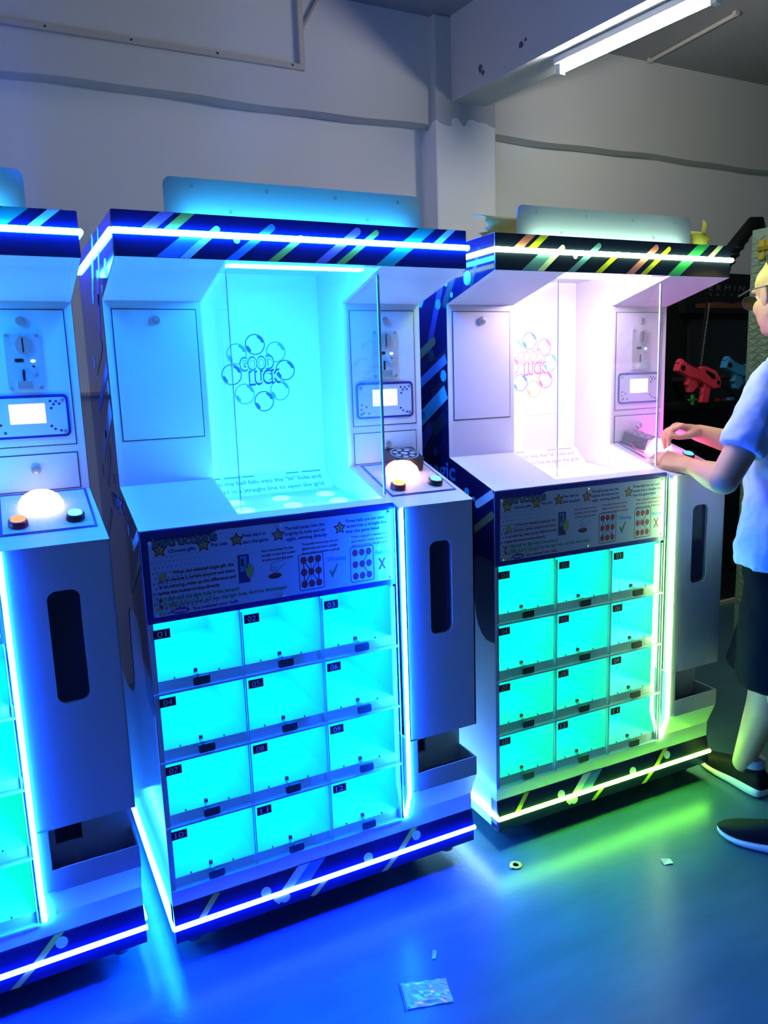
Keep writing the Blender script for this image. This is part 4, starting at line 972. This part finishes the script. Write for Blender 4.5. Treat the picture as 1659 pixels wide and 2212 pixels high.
# shorts
SO = mat('black_cotton', (.006, .0065, .007), .9, noise=.2, nscale=60, spec=.08)
mb = MB(); secs = []
for z, rx, ry in ((.80, .182, .142), (.87, .182, .14), (.95, .172, .13)): secs.append([rel(V((pel.x, pel.y, z))+br_*rx*math.cos(q)+bf_*ry*math.sin(q)) for q in [2*PI*k/24 for k in range(24)]])
mb.loft(secs, SO)
for h_, k_ in ((HL, KL), (HR, KR)):
    sec = []
    for f, r in ((-.05, .085), (.2, .10), (.6, .124), (.98, .130)):
        p = h_.lerp(k_, f); sec.append([rel(V((p.x+r*math.cos(q), p.y+r*1.05*math.sin(q), p.z))) for q in [2*PI*k/24 for k in range(24)]])
    mb.loft(sec, SO)
skin_obj(mb, 'shorts', per, SO, .009, 5, .015, 'loose black knee-length shorts', .09)
# shoes
UP_ = mat('black_knit', (.007, .007, .008), .8, noise=.3, nscale=120, bump=.1, spec=.15); SOLE = mat('white_foam', (.62, .62, .60), .5); SOCK = mat('grey_sock', (.30, .32, .34), .8)
def shoe(heel, toe, label):
    heel = V(heel); toe = V(toe); d = (toe-heel); L = d.length; d.normalize(); s = V((d.y, -d.x, 0))
    prof = ((0, .024, .040, .012), (.04, .033, .044, .004), (.18, .036, .042, 0), (.40, .033, .034, 0), (.62, .043, .026, 0), (.80, .044, .024, .002), (.93, .032, .026, .010), (1.0, .012, .030, .020))
    pt = lambda f, x, z: rel(heel+d*(f*L)+s*x+V((0, 0, z)))
    def sec(f, w, z0, z1): return [pt(f, w*math.copysign(abs(math.cos(q))**.7, math.cos(q)), (z0+z1)/2+(z1-z0)/2*math.copysign(abs(math.sin(q))**.6, math.sin(q))) for q in [2*PI*k/20 for k in range(20)]]
    sh = MB(); hts = (.075, .098, .105, .098, .076, .058, .046, .034); wu = (.9, .93, .9, .9, .92, .92, .9, .8)
    sh.loft([sec(f, w*u, z0+.012, h) for (f, w, z1, z0), h, u in zip(prof, hts, wu)], UP_)
    u = sh.build('shoe', per, smooth='all', label=label)
    sm = u.modifiers.new('sub', 'SUBSURF'); sm.levels = 1; sm.render_levels = 2
    so_ = MB(); so_.loft([sec(f, w*1.06, z0, z1) for f, w, z1, z0 in prof], SOLE); x = so_.build('sole', u, smooth='all', label='white foam sole'); sm = x.modifiers.new('sub', 'SUBSURF'); sm.levels = 1; sm.render_levels = 2
    co = MB(); co.tube([pt(.20, 0, .085), pt(.205, 0, .118)], [.042, .040], UP_, 16); co.build('collar', u, smooth=True)
    la = MB()
    for k in range(5):
        f = .42+k*.055; z = .096-.0085*k; la.tube([pt(f, -.022, z-.008), pt(f+.02, 0, z+.003), pt(f, .022, z-.008)], .0028, mat('black_lace', (.03, .03, .032), .7), 6)
    la.build('lace', u, smooth=True)
    sk = MB().tube([pt(.19, 0, .10), pt(.19, 0, .128)], [.0405, .0385], SOCK, 16); sk.build('sock', per, smooth=True, label='grey ankle sock')
shoe((1.897, -.215, 0), (1.935, .075, 0), 'black trainer of the far foot, pointing at the machine')
shoe((1.742, -.520, 0), (1.607, -.268, 0), 'black trainer of the near foot, turned outward')
